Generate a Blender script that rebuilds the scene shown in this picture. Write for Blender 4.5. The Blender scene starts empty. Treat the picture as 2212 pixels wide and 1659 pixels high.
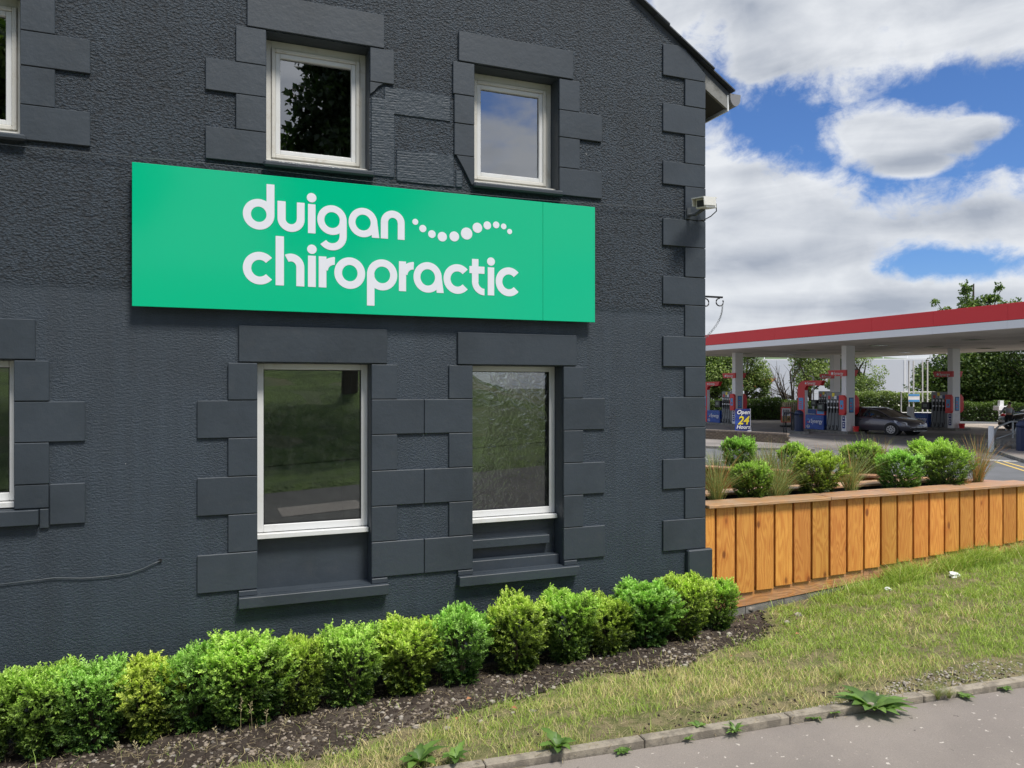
import bpy, bmesh, math, random
import numpy as np
from mathutils import Vector, Matrix

random.seed(7)
RNG = np.random.default_rng(11)
C = bpy.context.scene.collection
R = math.radians

# ---------------------------------------------------------------- camera
PHI = math.pi / 2 - math.atan((5262 - 1106) / 1661)      # heading, clockwise from the gable wall's normal
SN, CS = math.sin(PHI), math.cos(PHI)
F, HX, HY, D = 1661.0, 1106.0, 837.0, 5.8
cam_d = bpy.data.cameras.new('camera')
cam_d.sensor_width = 36.0
cam_d.lens = 36.0 * F / 2212.0
cam_d.shift_y = 7.5 / 2212.0
cam_d.clip_start = 0.05
cam_d.clip_end = 3000
cam = bpy.data.objects.new('camera', cam_d)
C.objects.link(cam)
cam.location = (0, -D, 0)
cam.rotation_euler = (R(90), 0, -PHI)
bpy.context.scene.camera = cam

GOX = 9.1
# ---------------------------------------------------------------- light and view
SUN_EL, SUN_AZ = R(60), R(160)       # azimuth clockwise from +Y: behind the camera, a little to its right
sc = bpy.context.scene
sc.view_settings.view_transform = 'Standard'
sc.view_settings.look = 'None'
sc.view_settings.exposure = 1.6
sc.view_settings.gamma = 1.0
sc.view_settings.use_curve_mapping = False
sc.cycles.max_bounces = 8
sc.cycles.transparent_max_bounces = 12
sc.cycles.use_denoising = True
sun_d = bpy.data.lights.new('sun', 'SUN')
sun_d.energy = 1.5
sun_d.angle = R(14)
sun_d.color = (1.0, 0.95, 0.87)
sun = bpy.data.objects.new('sun', sun_d)
C.objects.link(sun)
sdir = Vector((math.sin(SUN_AZ) * math.cos(SUN_EL), math.cos(SUN_AZ) * math.cos(SUN_EL), math.sin(SUN_EL)))
sun.rotation_euler = sdir.to_track_quat('Z', 'Y').to_euler()
sun.location = sdir * 60


class G:
    """small helper that writes node expressions"""
    def __init__(s, nt):
        s.nt = nt

    def n(s, typ, **kw):
        o = s.nt.nodes.new(typ)
        for k, v in kw.items():
            setattr(o, k, v)
        return o

    def put(s, sock, v):
        if isinstance(v, bpy.types.NodeSocket):
            s.nt.links.new(v, sock)
        elif v is not None:
            if hasattr(sock.default_value, '__len__') and not hasattr(v, '__len__'):
                v = [v] * len(sock.default_value)
            if hasattr(v, '__len__') and len(v) == 3 and len(sock.default_value) == 4:
                v = (*v, 1)
            sock.default_value = v

    def m(s, op, a, b=0.0, c=0.0):
        o = s.n('ShaderNodeMath', operation=op)
        for i, v in enumerate((a, b, c)):
            s.put(o.inputs[i], v)
        return o.outputs[0]

    def vm(s, op, a, b=(0, 0, 0)):
        o = s.n('ShaderNodeVectorMath', operation=op)
        s.put(o.inputs[0], a)
        s.put(o.inputs[1], b)
        return o.outputs[0]

    def step(s, v, lo, hi, a=0.0, b=1.0, smooth=True):
        o = s.n('ShaderNodeMapRange', interpolation_type='SMOOTHSTEP' if smooth else 'LINEAR')
        for i, x in enumerate((v, lo, hi, a, b)):
            s.put(o.inputs[i], x)
        return o.outputs[0]

    def mix(s, f, a, b, mode='MIX'):
        o = s.n('ShaderNodeMix', data_type='RGBA', blend_type=mode)
        s.put(o.inputs[0], f)
        s.put(o.inputs[6], a)
        s.put(o.inputs[7], b)
        return o.outputs[2]

    def noise(s, vec, scale, detail=3.0, rough=0.55, dist=0.0):
        o = s.n('ShaderNodeTexNoise')
        s.put(o.inputs['Vector'], vec)
        o.inputs['Scale'].default_value = scale
        o.inputs['Detail'].default_value = detail
        o.inputs['Roughness'].default_value = rough
        o.inputs['Distortion'].default_value = dist
        return o.outputs[0]

    def voro(s, vec, scale, feature='F1', out=0, rnd=1.0):
        o = s.n('ShaderNodeTexVoronoi', feature=feature)
        s.put(o.inputs['Vector'], vec)
        o.inputs['Scale'].default_value = scale
        o.inputs['Randomness'].default_value = rnd
        return o.outputs[out]

    def comb(s, x, y, z):
        o = s.n('ShaderNodeCombineXYZ')
        for i, v in enumerate((x, y, z)):
            s.put(o.inputs[i], v)
        return o.outputs[0]

    def sep(s, v):
        o = s.n('ShaderNodeSeparateXYZ')
        s.put(o.inputs[0], v)
        return o.outputs


# ---------------------------------------------------------------- sky (world)
def azel(px, py):
    a = (px - HX) / F
    return math.degrees(PHI + math.atan(a)), math.degrees(math.atan((HY - py) / F / math.sqrt(1 + a * a)))


world = bpy.data.worlds.new('World')
sc.world = world
world.use_nodes = True
wt = world.node_tree
wt.nodes.clear()
g = G(wt)
tc = g.n('ShaderNodeTexCoord').outputs['Generated']
X_, Y_, Z_ = g.sep(g.vm('NORMALIZE', tc))
AZ = g.m('MULTIPLY', g.m('ARCTAN2', X_, Y_), 180 / math.pi)
EL = g.m('MULTIPLY', g.m('ARCSINE', Z_), 180 / math.pi)
sky = g.n('ShaderNodeTexSky', sky_type='NISHITA')
sky.sun_disc = False
sky.sun_elevation = SUN_EL
sky.sun_rotation = SUN_AZ
sky.altitude = 50
sky.air_density = 1.0
sky.dust_density = 0.4
sky.ozone_density = 2.5
P = g.comb(g.m('MULTIPLY', AZ, 0.1), g.m('MULTIPLY', EL, 0.13), 0.0)
edge = g.noise(g.vm('ADD', P, (3.1, 7.7, 0)), 1.9, 10, 0.62, 0.25)
edge = g.m('SUBTRACT', edge, 0.5)
wisp = g.m('SUBTRACT', g.noise(P, 4.5, 6, 0.65, 0.6), 0.5)


def blob(px, py, rx, ry, tilt=0.0):
    a0, e0 = azel(px, py)
    ra, re = rx / 29.0, ry / 29.0
    dx = g.m('SUBTRACT', AZ, a0)
    dy = g.m('SUBTRACT', EL, e0)
    c_, s_ = math.cos(R(tilt)), math.sin(R(tilt))
    u = g.m('DIVIDE', g.m('ADD', g.m('MULTIPLY', dx, c_), g.m('MULTIPLY', dy, s_)), ra)
    v = g.m('DIVIDE', g.m('SUBTRACT', g.m('MULTIPLY', dy, c_), g.m('MULTIPLY', dx, s_)), re)
    return g.m('SUBTRACT', 1.0, g.m('SQRT', g.m('ADD', g.m('MULTIPLY', u, u), g.m('MULTIPLY', v, v))))


B = None
for args in [(1860, -60, 460, 190, 0), (1700, 70, 200, 100, -8), (2170, 10, 260, 110, 0), (1470, 10, 70, 70, 0), (1660, 130, 110, 45, 0),
             (1960, 300, 150, 66, -8), (1885, 292, 75, 52, 0), (2080, 280, 95, 30, -4), (1980, 352, 90, 30, 0)]:
    b_ = blob(*args)
    B = b_ if B is None else g.m('MAXIMUM', B, b_)
a0, e0 = azel(1520, 285)
a1, e1 = azel(1960, 395)
edge_el = g.step(AZ, a0, a1, e0, e1)
bank = g.m('DIVIDE', g.m('SUBTRACT', edge_el, EL), 5.0)
B = g.m('MAXIMUM', B, g.m('MINIMUM', bank, 0.9))
B = g.m('MINIMUM', g.m('MULTIPLY', B, 1.7), 1.1)
hole = blob(2060, 566, 250, 62, -6)
B = g.m('SUBTRACT', B, g.m('MULTIPLY', g.m('MAXIMUM', g.m('MINIMUM', hole, 1.0), 0.0), 2.0))
P3 = g.vm('ADD', g.vm('MULTIPLY', g.vm('NORMALIZE', tc), (1.0, 1.0, 2.2)), (GOX, 1.3, .7))
gen = g.m('MULTIPLY', g.m('SUBTRACT', g.noise(P3, 2.1, 2, 0.5), 0.42), 5.0)
win = g.m('MULTIPLY', g.step(AZ, 20, 28), g.m('MULTIPLY', g.step(AZ, 66, 58), g.step(EL, 36, 29)))
edge3 = g.m('SUBTRACT', g.noise(P3, 7.0, 8, 0.6, 0.3), 0.5)
Bw = g.m('ADD', B, g.m('ADD', g.m('MULTIPLY', edge, 2.3), g.m('MULTIPLY', wisp, 0.9)))
Bg = g.m('ADD', gen, g.m('MULTIPLY', edge3, 1.6))
Ball = g.m('ADD', g.m('MULTIPLY', Bw, win), g.m('MULTIPLY', Bg, g.m('SUBTRACT', 1.0, win)))
dens = g.step(Ball, -0.15, 0.6)
# light and grey parts of the clouds
Ps = g.comb(g.m('MULTIPLY', AZ, 0.055), g.m('MULTIPLY', EL, 0.2), 2.0)
tone = g.noise(Ps, 1.6, 5, 0.55, 0.5)
puff = g.noise(g.vm('ADD', P, (0, 0, 4)), 2.2, 6, 0.55, 0.4)
t_ = g.m('ADD', g.m('MULTIPLY', g.m('SUBTRACT', tone, 0.5), 1.5), g.m('MULTIPLY', g.m('SUBTRACT', puff, 0.5), 0.9))
dk = None
for args in [(1690, 150, 150, 45, 0), (1950, 352, 130, 26, 0), (1640, 570, 260, 50, 4), (1800, 662, 420, 34, 0), (2120, 455, 180, 40, 0), (1640, 370, 130, 30, 0), (2120, 150, 120, 30, 0), (1620, 10, 130, 60, 0), (2130, 300, 80, 30, 10)]:
    b_ = g.m('MAXIMUM', blob(*args), 0.0)
    dk = b_ if dk is None else g.m('ADD', dk, b_)
t_ = g.m('SUBTRACT', g.m('ADD', t_, 0.76), g.m('MULTIPLY', g.m('MULTIPLY', dk, win), 0.75))
rim = g.step(Ball, 0.1, 0.9, 0.25, 0.0)
t_ = g.m('MAXIMUM', g.m('MINIMUM', g.m('ADD', t_, rim), 1.0), 0.0)
cloud = g.mix(t_, (2.35, 2.6, 3.05), (5.0, 5.15, 5.35))
lowhaze = g.step(EL, 9, 0, 0.0, 0.35)
skyc = g.mix(1.0, sky.outputs[0], (0.38, 0.54, 0.79), 'MULTIPLY')
skyc = g.mix(lowhaze, skyc, (3.0, 3.4, 4.0))
col = g.mix(g.m('MULTIPLY', dens, 0.97), skyc, cloud)
bg = g.n('ShaderNodeBackground')
g.put(bg.inputs[0], col)
bg.inputs[1].default_value = 0.055
g.put(g.n('ShaderNodeOutputWorld').inputs[0], bg.outputs[0])
world.cycles.sampling_method = 'MANUAL'
world.cycles.sample_map_resolution = 1024


# ---------------------------------------------------------------- where things stand
def ray(px, py):
    """direction through a point of the photograph (2212 px wide), per metre of depth"""
    a, b = (px - HX) / F, (HY - py) / F
    return a * CS + SN, -a * SN + CS, b


def onY(px, py, Y=0.0):
    dx, dy, b = ray(px, py)
    t = (D + Y) / dy
    return t * dx, t * b


def K(px, py, z=-2.5):
    dx, dy, b = ray(px, py)
    t = z / b
    return t * dx, t * dy - D


def atT(px, py, t):
    dx, dy, b = ray(px, py)
    return t * dx, t * dy - D, t * b


def sst(x, a, b):
    t = np.clip((np.asarray(x, float) - a) / (b - a), 0, 1)
    return t * t * (3 - 2 * t)


def zw(x):
    return np.interp(x, [-8, 0.5, 1.7, 4.0, 4.54, 5.5, 6.5, 8.43, 12], [-2.32, -2.29, -2.24, -2.14, -2.10, -2.01, -1.92, -1.80, -1.75])


def zp(x):
    return -2.07 + 0.054 * (np.clip(x, -6, 12) - 2.29)


def yk(x):
    return -1.97 - 0.172 * (np.clip(x, -7, 14) - 2.29)


def H(x, y):
    x = np.asarray(x, float)
    y = np.asarray(y, float)
    v = np.clip(y / yk(x), 0, 1)
    near = zw(x) * (1 - v) + (zp(x) + 0.03) * v
    pave = zp(x)
    z = np.where(y > yk(x), near, pave)
    z = np.where((y < -10.3) & (y > -14.5), zp(x) + 0.05, z)
    bankz = zp(x) + 0.05 + np.clip(-14.5 - y, 0, 60) * 0.24
    right = sst(x, 9, 15)
    z = np.where(y <= -14.5, bankz * (1 - right) + (zp(x)) * right, z)
    far = np.maximum(sst(y, 0.6, 3.0), sst(x, 10, 16))
    far = np.where(y < 0.0, np.where(y < -14.5, 0, sst(x, 13, 20)), far)
    far = np.where(x < 4.3, np.where(y > 0, sst(y, 1, 3), far), far)
    return z * (1 - far) - 2.52 * far


def GP(px, py):
    """point of the ground seen at a pixel"""
    dx, dy, b = ray(px, py)
    t = -2.1 / b
    for _ in range(30):
        t = 0.5 * t + 0.5 * float(H(t * dx, t * dy - D)) / b
    return t * dx, t * dy - D, t * b


# ---------------------------------------------------------------- object helpers
OFF = {}


def tag(o, label=None, cat=None, group=None, kind=None):
    if label: o['label'] = label
    if cat: o['category'] = cat
    if group: o['group'] = group
    if kind: o['kind'] = kind
    return o


def thing(name, label, cat, loc=(0, 0, 0), rz=0.0, group=None):
    o = bpy.data.objects.new(name, None)
    o.empty_display_size = 0.2
    C.objects.link(o)
    o.location = loc
    o.rotation_euler = (0, 0, rz)
    OFF[o.name] = Vector(loc)
    return tag(o, label, cat, group)


def link_mesh(name, me, m, parent=None, smooth=False):
    o = bpy.data.objects.new(name, me)
    C.objects.link(o)
    if m is not None and len(me.materials) == 0:
        for x in (m if isinstance(m, (list, tuple)) else [m]):
            me.materials.append(x)
    if smooth:
        me.polygons.foreach_set('use_smooth', [True] * len(me.polygons))
    if parent is not None:
        o.parent = parent
        OFF[o.name] = OFF.get(parent.name, Vector((0, 0, 0)))
    else:
        OFF[o.name] = Vector((0, 0, 0))
    return o


def np_mesh(name, V, faces, attr=None):
    """V (n,3); faces: list of (m,k) index arrays; attr: {name: (n,) or (n,3)}"""
    me = bpy.data.meshes.new(name)
    V = np.asarray(V, np.float32)
    me.vertices.add(len(V))
    me.vertices.foreach_set('co', V.ravel())
    li, ls, st = [], [], 0
    for f in faces:
        f = np.asarray(f, np.int32)
        if len(f) == 0: continue
        li.append(f.ravel())
        ls.append(st + np.arange(len(f)) * f.shape[1])
        st += f.size
    li = np.concatenate(li)
    ls = np.concatenate(ls)
    me.loops.add(len(li))
    me.loops.foreach_set('vertex_index', li)
    me.polygons.add(len(ls))
    me.polygons.foreach_set('loop_start', ls.astype(np.int32))
    me.update(calc_edges=True)
    me.validate()
    for k, a in (attr or {}).items():
        a = np.asarray(a, np.float32)
        if a.ndim == 1:
            at = me.attributes.new(k, 'FLOAT', 'POINT')
            at.data.foreach_set('value', a)
        else:
            at = me.attributes.new(k, 'FLOAT_COLOR', 'POINT')
            at.data.foreach_set('color', np.concatenate([a, np.ones((len(a), 1), np.float32)], 1).ravel())
    return me


class MB:
    def __init__(s):
        s.v, s.f = [], []

    def add(s, vs, fs):
        k = len(s.v)
        s.v += [tuple(map(float, p)) for p in vs]
        s.f += [tuple(i + k for i in q) for q in fs]
        return s

    def box(s, x0, x1, y0, y1, z0, z1):
        return s.add([(x0, y0, z0), (x1, y0, z0), (x1, y1, z0), (x0, y1, z0), (x0, y0, z1), (x1, y0, z1), (x1, y1, z1), (x0, y1, z1)],
                     [(0, 3, 2, 1), (4, 5, 6, 7), (0, 1, 5, 4), (1, 2, 6, 5), (2, 3, 7, 6), (3, 0, 4, 7)])

    def hexa(s, p):
        """8 points, bottom ring then top ring"""
        return s.add(p, [(0, 3, 2, 1), (4, 5, 6, 7), (0, 1, 5, 4), (1, 2, 6, 5), (2, 3, 7, 6), (3, 0, 4, 7)])

    def prism(s, poly, ax, a0, a1):
        """2-D polygon extruded along axis ax from a0 to a1"""
        n = len(poly)
        def p3(p, a):
            return {'x': (a, p[0], p[1]), 'y': (p[0], a, p[1]), 'z': (p[0], p[1], a)}[ax]
        vs = [p3(p, a0) for p in poly] + [p3(p, a1) for p in poly]
        fs = [tuple(range(n)), tuple(range(2 * n - 1, n - 1, -1))]
        fs += [(i, (i + 1) % n, n + (i + 1) % n, n + i) for i in range(n)]
        return s.add(vs, fs)

    def tube(s, pts, r, n=8, caps=True):
        pts = [Vector(p) for p in pts]
        rs = r if hasattr(r, '__len__') else [r] * len(pts)
        vs, fs = [], []
        up = Vector((0, 0, 1))
        for i, p in enumerate(pts):
            d = (pts[min(i + 1, len(pts) - 1)] - pts[max(i - 1, 0)]).normalized()
            a = d.cross(up)
            if a.length < 0.05: a = d.cross(Vector((1, 0, 0)))
            a.normalize()
            b = d.cross(a)
            for k in range(n):
                t = 2 * math.pi * k / n
                vs.append(p + (a * math.cos(t) + b * math.sin(t)) * rs[i])
        for i in range(len(pts) - 1):
            for k in range(n):
                fs.append((i * n + k, i * n + (k + 1) % n, (i + 1) * n + (k + 1) % n, (i + 1) * n + k))
        if caps:
            fs.append(tuple(range(n - 1, -1, -1)))
            fs.append(tuple((len(pts) - 1) * n + k for k in range(n)))
        return s.add(vs, fs)

    def build(s, name, m, parent=None, smooth=False, bevel=0.0, seg=1):
        off = OFF.get(parent.name, Vector((0, 0, 0))) if parent is not None else Vector((0, 0, 0))
        me = bpy.data.meshes.new(name)
        me.from_pydata([(p[0] - off.x, p[1] - off.y, p[2] - off.z) for p in s.v], [], s.f)
        bm = bmesh.new()
        bm.from_mesh(me)
        bmesh.ops.recalc_face_normals(bm, faces=bm.faces)
        if bevel:
            bmesh.ops.bevel(bm, geom=[e for e in bm.edges if e.is_manifold and e.calc_face_angle(0) > 0.6], offset=bevel, segments=seg, affect='EDGES', profile=0.5)
        bm.to_mesh(me)
        bm.free()
        o = link_mesh(name, me, m, parent, smooth)
        return o


def bx(name, m, parent, *a, bevel=0.0):
    return MB().box(*a).build(name, m, parent, bevel=bevel)


def copy_tree(o, parent=None):
    c = o.copy()
    C.objects.link(c)
    c.parent = parent
    OFF[c.name] = OFF.get(o.name, Vector((0, 0, 0)))
    for ch in list(o.children):
        copy_tree(ch, c)
    return c


TXT = {}


def text_mesh(name, cu):
    """text turned into a plain mesh, shared between alike words"""
    key = (cu.body, round(cu.size, 4), round(cu.offset, 4), round(cu.shear, 3), cu.align_x, cu.materials[0].name)
    if key not in TXT:
        tmp = bpy.data.objects.new('tmp', cu)
        C.objects.link(tmp)
        dg = bpy.context.evaluated_depsgraph_get()
        me = bpy.data.meshes.new_from_object(tmp.evaluated_get(dg))
        me.name = name
        if not me.materials: me.materials.append(cu.materials[0])
        bpy.data.objects.remove(tmp)
        TXT[key] = me
    o = bpy.data.objects.new(name, TXT[key])
    C.objects.link(o)
    return o


def lettering(body, org, facing, size, m, parent, bold=0.0, shear=0.0, align='LEFT', sx=1.0, name='lettering'):
    cu = bpy.data.curves.new(name, 'FONT')
    cu.body = body
    cu.size = size
    cu.offset = bold
    cu.shear = shear
    cu.align_x = align
    cu.extrude = 0.002
    cu.resolution_u = 3
    cu.materials.append(m)
    o = text_mesh(name, cu)
    ax = {'-x': ((0, -1, 0), (0, 0, 1), (-1, 0, 0)), '-y': ((1, 0, 0), (0, 0, 1), (0, -1, 0))}[facing]
    M = Matrix(ax).transposed().to_4x4() @ Matrix.Diagonal((sx, 1, 1, 1))
    o.parent = parent
    off = OFF.get(parent.name, Vector((0, 0, 0)))
    o.matrix_local = Matrix.Translation(Vector(org) - off) @ M
    OFF[o.name] = off
    return o


# ---------------------------------------------------------------- materials
def mat(name, col, rough=0.6, metal=0.0, var=None, bump=None, coat=0.0, spec=0.5, rnd=0.0, coords='Object', dirt=None):
    """var: (scale, other colour, low, high) noise patches; bump: (scale, strength, distance, detail)"""
    m = bpy.data.materials.new(name)
    m.use_nodes = True
    nt = m.node_tree
    q = G(nt)
    bs = nt.nodes['Principled BSDF']
    bs.inputs['Roughness'].default_value = rough
    bs.inputs['Metallic'].default_value = metal
    bs.inputs['Specular IOR Level'].default_value = spec
    bs.inputs['Coat Weight'].default_value = coat
    bs.inputs['Coat Roughness'].default_value = 0.03
    t = q.n('ShaderNodeTexCoord').outputs[coords]
    c = (*col[:3], 1)
    if var:
        c = q.mix(q.step(q.noise(t, var[0], 5, 0.6), var[2], var[3]), c, (*var[1], 1))
    if dirt:
        c = q.mix(q.m('MULTIPLY', q.step(q.noise(t, dirt[0], 8, 0.7), 0.5, 0.75), dirt[2]), c, (*dirt[1], 1))
    if rnd:
        ri = q.n('ShaderNodeObjectInfo').outputs['Random']
        f = q.m('ADD', 1 - rnd / 2, q.m('MULTIPLY', ri, rnd))
        c = q.mix(1.0, c, q.comb(f, f, f), 'MULTIPLY')
    q.put(bs.inputs['Base Color'], c)
    if bump:
        b = q.n('ShaderNodeBump')
        b.inputs['Strength'].default_value = bump[1]
        b.inputs['Distance'].default_value = bump[2]
        q.put(b.inputs['Height'], q.noise(t, bump[0], bump[3] if len(bump) > 3 else 4, 0.6))
        q.put(bs.inputs['Normal'], b.outputs[0])
    return m


def render_mat():
    """painted roughcast above, finer wet-dash below"""
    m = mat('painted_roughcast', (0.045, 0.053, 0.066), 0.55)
    nt = m.node_tree
    q = G(nt)
    bs = nt.nodes['Principled BSDF']
    t = q.n('ShaderNodeTexCoord').outputs['Object']
    x, y, z = q.sep(t)
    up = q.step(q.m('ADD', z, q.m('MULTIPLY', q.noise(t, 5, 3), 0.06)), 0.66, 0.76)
    st = q.vm('MULTIPLY', t, (0.8, 1, 1.25))
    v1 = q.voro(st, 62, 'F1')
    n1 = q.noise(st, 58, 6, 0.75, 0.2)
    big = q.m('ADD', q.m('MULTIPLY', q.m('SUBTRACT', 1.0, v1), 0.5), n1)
    fine = q.noise(q.vm('MULTIPLY', t, (0.75, 1, 1.3)), 58, 5, 0.7, 0.2)
    h = q.m('ADD', q.m('MULTIPLY', q.m('MULTIPLY', big, 0.024), up), q.m('MULTIPLY', q.m('MULTIPLY', fine, 0.0105), q.m('SUBTRACT', 1.0, up)))
    wave = q.m('MULTIPLY', q.noise(t, 3.0, 2), 0.006)
    b = q.n('ShaderNodeBump')
    b.inputs['Strength'].default_value = 1.0
    b.inputs['Distance'].default_value = 1.0
    q.put(b.inputs['Height'], q.m('ADD', h, wave))
    q.put(bs.inputs['Normal'], b.outputs[0])
    pit = q.step(big, 0.5, 0.95, 0.45, 1.4)  # hollows darker, crests lighter: relief shade put into the colour
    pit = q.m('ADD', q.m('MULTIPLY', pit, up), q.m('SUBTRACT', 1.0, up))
    patch = q.step(q.noise(t, 1.3, 4, 0.6), 0.35, 0.7, 0.9, 1.1)
    streak = q.step(q.noise(q.vm('MULTIPLY', t, (9.0, 1.0, 0.7)), 1.0, 5, 0.65), 0.35, 0.7, 0.90, 1.10)
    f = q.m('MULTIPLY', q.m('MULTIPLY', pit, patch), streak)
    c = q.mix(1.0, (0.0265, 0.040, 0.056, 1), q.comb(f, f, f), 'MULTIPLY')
    low = q.step(q.m('ADD', z, q.m('MULTIPLY', q.noise(t, 7, 5), 0.3)), -2.15, -1.75, 0.35, 0.0)
    c = q.mix(low, c, (0.05, 0.049, 0.047, 1))
    speck = q.step(q.voro(t, 3.1), 0.028, 0.018)
    c = q.mix(q.m('MULTIPLY', speck, 0.8), c, (0.5, 0.5, 0.5, 1))
    q.put(bs.inputs['Base Color'], c)
    return m


def wood(name, c1, c2, c3, axis='z', rough=0.5, grey=0.0):
    m = mat(name, c1, rough)
    nt = m.node_tree
    q = G(nt)
    bs = nt.nodes['Principled BSDF']
    t = q.n('ShaderNodeTexCoord').outputs['Object']
    ri = q.n('ShaderNodeObjectInfo').outputs['Random']
    t = q.vm('ADD', t, q.comb(q.m('MULTIPLY', ri, 37.0), q.m('MULTIPLY', ri, 91.0), q.m('MULTIPLY', ri, 53.0)))
    k = {'z': (1, 1, 0.13), 'x': (0.13, 1, 1), 'y': (1, 0.13, 1)}[axis]
    st = q.vm('MULTIPLY', t, k)
    w = q.noise(st, 7.0, 2, 0.5, 0.3)
    rings = q.m('FRACT', q.m('MULTIPLY', w, 17.0))
    rings = q.step(q.m('ABSOLUTE', q.m('SUBTRACT', rings, 0.5)), 0.02, 0.45, 1.0, 0.0)
    fibre = q.noise(q.vm('MULTIPLY', t, tuple(0.06 if a < 1 else 1 for a in k)), 110, 3, 0.6)
    kn = q.voro(q.vm('MULTIPLY', t, tuple(0.5 if a < 1 else 1 for a in k)), 5.6)
    knot = q.step(kn, 0.15, 0.07)
    halo = q.step(kn, 0.42, 0.06)
    f = q.m('ADD', q.m('MULTIPLY', rings, 0.5), q.m('MULTIPLY', q.m('SUBTRACT', fibre, 0.4), 0.8))
    f = q.m('ADD', f, q.m('MULTIPLY', halo, 0.35))
    c = q.mix(q.m('MINIMUM', q.m('MAXIMUM', f, 0.0), 1.0), c1, c2)
    c = q.mix(q.m('MULTIPLY', knot, 0.8), c, c3)
    blot = q.noise(st, 2.4, 3, 0.6)
    c = q.mix(q.step(blot, 0.45, 0.75, 0.0, 0.45), c, c2)
    if grey:
        c = q.mix(q.m('MULTIPLY', q.step(q.noise(t, 6, 6, 0.7), 0.3, 0.62), grey), c, (0.34, 0.28, 0.23, 1))
    v = q.m('ADD', 0.82, q.m('MULTIPLY', q.m('FRACT', q.m('MULTIPLY', ri, 7.13)), 0.34))
    c = q.mix(1.0, c, q.comb(v, q.m('MULTIPLY', v, q.m('ADD', 0.92, q.m('MULTIPLY', ri, 0.14))), v), 'MULTIPLY')
    q.put(bs.inputs['Base Color'], c)
    b = q.n('ShaderNodeBump')
    b.inputs['Strength'].default_value = 0.5
    b.inputs['Distance'].default_value = 0.002
    q.put(b.inputs['Height'], q.m('ADD', fibre, rings))
    q.put(bs.inputs['Normal'], b.outputs[0])
    return m


def leaf_mat(name, dark, light, rnd=0.25, trans=0.35, rough=0.45):
    """leaves coloured by their own age ('tone'), young ones lighter"""
    m = mat(name, dark, rough)
    nt = m.node_tree
    q = G(nt)
    bs = nt.nodes['Principled BSDF']
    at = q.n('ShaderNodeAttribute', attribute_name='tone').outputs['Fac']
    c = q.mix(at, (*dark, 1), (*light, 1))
    ri = q.n('ShaderNodeObjectInfo').outputs['Random']
    f = q.m('ADD', 1 - rnd / 2, q.m('MULTIPLY', ri, rnd))
    c = q.mix(1.0, c, q.comb(f, f, f), 'MULTIPLY')
    q.put(bs.inputs['Base Color'], c)
    tr = q.n('ShaderNodeBsdfTranslucent')
    q.put(tr.inputs[0], q.mix(1.0, c, (1.1, 1.3, 0.6, 1), 'MULTIPLY'))
    mx = q.n('ShaderNodeMixShader')
    mx.inputs[0].default_value = trans
    nt.links.new(bs.outputs[0], mx.inputs[1])
    nt.links.new(tr.outputs[0], mx.inputs[2])
    nt.links.new(mx.outputs[0], nt.nodes['Material Output'].inputs[0])
    return m


def glass_mat(name, ior=1.9, tint=(0.9, 0.95, 0.93), ripple=None, haze=0.0):
    m = bpy.data.materials.new(name)
    m.use_nodes = True
    nt = m.node_tree
    nt.nodes.clear()
    q = G(nt)
    gl = q.n('ShaderNodeBsdfGlossy')
    gl.inputs['Roughness'].default_value = 0.0
    gl.inputs['Color'].default_value = (0.95, 0.97, 1, 1)
    tr = q.n('ShaderNodeBsdfTransparent')
    tr.inputs[0].default_value = (*tint, 1)
    fr = q.n('ShaderNodeFresnel')
    fr.inputs[0].default_value = ior
    t = q.n('ShaderNodeTexCoord').outputs['Object']
    if ripple:
        b = q.n('ShaderNodeBump')
        b.inputs['Strength'].default_value = 1.0
        b.inputs['Distance'].default_value = ripple[1]
        q.put(b.inputs['Height'], q.noise(t, ripple[0], 2, 0.5, ripple[2]))
        g2_ = q.n('ShaderNodeBsdfGlossy')
        g2_.inputs['Roughness'].default_value = 0.02
        nt.links.new(b.outputs[0], g2_.inputs['Normal'])
        gm = q.n('ShaderNodeMixShader')
        gm.inputs[0].default_value = 0.38
        nt.links.new(gl.outputs[0], gm.inputs[1])
        nt.links.new(g2_.outputs[0], gm.inputs[2])
        gl = gm
    mx = q.n('ShaderNodeMixShader')
    nt.links.new(fr.outputs[0], mx.inputs[0])
    nt.links.new(tr.outputs[0], mx.inputs[1])
    nt.links.new(gl.outputs[0], mx.inputs[2])
    last = mx.outputs[0]
    if haze:
        df = q.n('ShaderNodeBsdfDiffuse')
        df.inputs[0].default_value = (0.35, 0.37, 0.33, 1)
        m2 = q.n('ShaderNodeMixShader')
        q.put(m2.inputs[0], q.m('MULTIPLY', q.step(q.noise(t, 14, 7, 0.7), 0.4, 0.8), haze))
        nt.links.new(last, m2.inputs[1])
        nt.links.new(df.outputs[0], m2.inputs[2])
        last = m2.outputs[0]
    o = q.n('ShaderNodeOutputMaterial')
    nt.links.new(last, o.inputs[0])
    return m


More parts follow.
